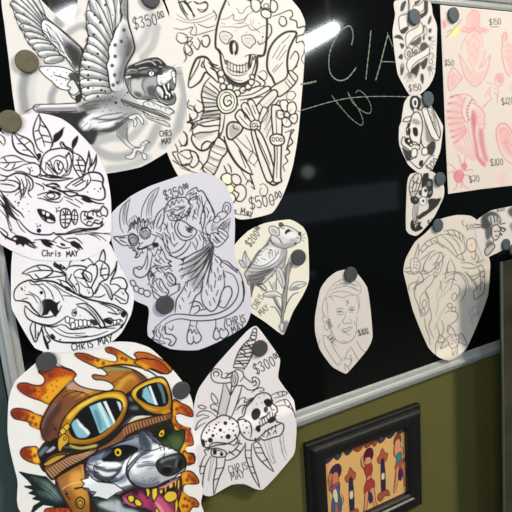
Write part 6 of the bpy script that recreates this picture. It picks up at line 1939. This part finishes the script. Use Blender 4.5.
# fluorescent fittings further back in the room, mirrored in the glossy board
M_tube = bpy.data.materials.new('fluorescent_tube'); M_tube.use_nodes = True
M_tube.node_tree.nodes['Principled BSDF'].inputs['Emission Color'].default_value = (.9, .97, 1, 1)
M_tube.node_tree.nodes['Principled BSDF'].inputs['Emission Strength'].default_value = 130
M_house = mat('white_lamp_housing', (200, 200, 196), .5)
def mirrored(x, y, dist):    # the place whose mirror image in the board stands at this pixel
    d = RM.T @ np.array([x-256.0, y-256.0, F]); t = (WALL-BY+dist)/d[2]
    return Vector((d[0]*t, (WALL-BY)-dist, CZ-d[1]*t))
def fitting(x0, y0, x1, y1, dist0, dist1, w, label):
    a, b = mirrored(x0, y0, dist0), mirrored(x1, y1, dist1)
    c = (a+b)/2; L = (b-a).length; root = empty('fluorescent_lamp', c); tag(root, label, 'ceiling lamp', 'fluorescent lamps of the room')
    ax = (b-a).normalized(); q = ax.to_track_quat('X', 'Z')
    def tube(nm, m, r, ln, up, ends):
        vs, fs, n = [], [], 16
        st = [(-.5, .0)] + ([(-.5+.03*(1-math.cos(t)), math.sin(t)) for t in (.4, .8, 1.2, 1.57)] if ends else [(-.5, 1)])
        st += [(-x, k) for x, k in reversed(st)]
        for x, k in st:
            for i_ in range(n):
                t = 2*math.pi*i_/n; vs.append(q @ Vector((x*ln, r*max(k, .02)*math.cos(t), up+r*max(k, .02)*math.sin(t))))
        for a_ in range(len(st)-1):
            for i_ in range(n): fs.append((a_*n+i_, a_*n+(i_+1) % n, (a_+1)*n+(i_+1) % n, (a_+1)*n+i_))
        return link(nm, vs, fs, m, parent=root, smooth=ends)
    tube('diffuser', M_tube, w, L, 0, True)
    tube('housing', M_dark, w*.5, L*.96, w*1.3, False)
    for sx in (-.38, .38):
        p = c + ax*L*sx; n = 10; r = .006
        vs = [(p.x+r*math.cos(2*math.pi*i/n), p.y+r*math.sin(2*math.pi*i/n), z) for z in (p.z+w*1.4, CZ+2.2) for i in range(n)]
        o = link('hanging_rod', vs, [(i, (i+1) % n, n+(i+1) % n, n+i) for i in range(n)], M_house); adopt(o, root)
    return root
fitting(290, 52, 334, 28, 2.1, 2.35, .036, 'fluorescent lamp mirrored as the bright streak right of the skeleton drawing')
fitting(50, 30, 78, 14, 2.0, 2.1, .04, 'fluorescent lamp mirrored between the wings of the panther drawing')

world = bpy.data.worlds.new('room_glow'); sc.world = world; world.use_nodes = True
world.node_tree.nodes['Background'].inputs[0].default_value = (.55, .75, .8, 1)
world.node_tree.nodes['Background'].inputs[1].default_value = .05

# a shop window far behind, a round globe lamp and a cabinet: all faint mirror images in the board
def glow(name, col, e):
    m = bpy.data.materials.new(name); m.use_nodes = True; b = m.node_tree.nodes['Principled BSDF']
    b.inputs['Emission Color'].default_value = tuple(lin(col))+(1,); b.inputs['Emission Strength'].default_value = e
    b.inputs['Base Color'].default_value = (.1, .12, .13, 1); return m
a, b = mirrored(262, 197, 6.45), mirrored(398, 209, 6.45)
tag(box('window_1', a.x, b.x, CZ-a.z, CZ-b.z, 6.44, 6.5, glow('dusk_window', (150, 172, 184), .6)), kind='structure')
p = mirrored(308, 172, 3.0); r = .055
gl = empty('globe_lamp', p); tag(gl, 'round pale globe lamp mirrored as a grey spot right of the skeleton drawing', 'ceiling lamp')
vs, fs = [], []
for jx in range(13):
    t = math.pi*jx/12
    for i_ in range(24): vs.append((r*max(math.sin(t), .01)*math.cos(2*math.pi*i_/24), r*max(math.sin(t), .01)*math.sin(2*math.pi*i_/24), -r*math.cos(t)))
for jx in range(12):
    for i_ in range(24): fs.append((jx*24+i_, jx*24+(i_+1) % 24, (jx+1)*24+(i_+1) % 24, (jx+1)*24+i_))
link('globe', vs, fs, glow('opal_glass', (200, 205, 205), 2.2), parent=gl, smooth=True)
o = link('hanging_rod', [(p.x+.005*math.cos(i_), p.y+.005*math.sin(i_), z) for z in (p.z+r*.98, CZ+2.2) for i_ in (0, 1.57, 3.14, 4.71)],
         [(k, (k+1) % 4, 4+(k+1) % 4, 4+k) for k in range(4)], M_dark); adopt(o, gl)
a, b = mirrored(236, 290, 2.0), mirrored(318, 300, 2.0); dd = 2.0+BY
M_cab = mat('blue_grey_cabinet', (120, 146, 150), .7)
cb = empty('storage_cabinet', ((a.x+b.x)/2, WALL-dd-.2, 0)); tag(cb, 'blue grey storage cabinet in the room, faintly mirrored beside the portrait sketch', 'cabinet')
v0 = CZ-a.z
adopt(box('body', a.x, b.x, v0, 1.6, dd, dd+.4, M_cab, bev=.004), cb)
for k in (0, 1):
    w_ = (b.x-a.x)/2
    d_ = box('door', a.x+w_*k+.006, a.x+w_*(k+1)-.006, v0+.02, 1.55, dd-.018, dd-.0005, M_cab, bev=.003); adopt(d_, cb)
    xh = a.x+w_+(.03 if k else -.04)
    h_ = box('handle', xh, xh+.012, v0+.2, v0+.34, dd-.035, dd-.0185, M_alu, bev=.003); h_.parent = d_; h_.matrix_parent_inverse = Matrix.Translation(-Vector(cb.location))@Matrix() if False else d_.matrix_parent_inverse.inverted() @ Matrix.Translation(-Vector(cb.location))

# ------------------------------------------------------------------ camera
cam = bpy.data.cameras.new('camera'); cam.sensor_width = 36; cam.lens = F/512*36; cam.clip_start = .02
co = bpy.data.objects.new('camera', cam); C.objects.link(co); sc.camera = co
def r2w(r): return Vector((r[0], r[2], -r[1]))
X, Y, Z = r2w(RM[0]), -r2w(RM[1]), -r2w(RM[2])
m4 = Matrix((X, Y, Z)).transposed().to_4x4(); m4.translation = (0, 0, CZ); co.matrix_world = m4
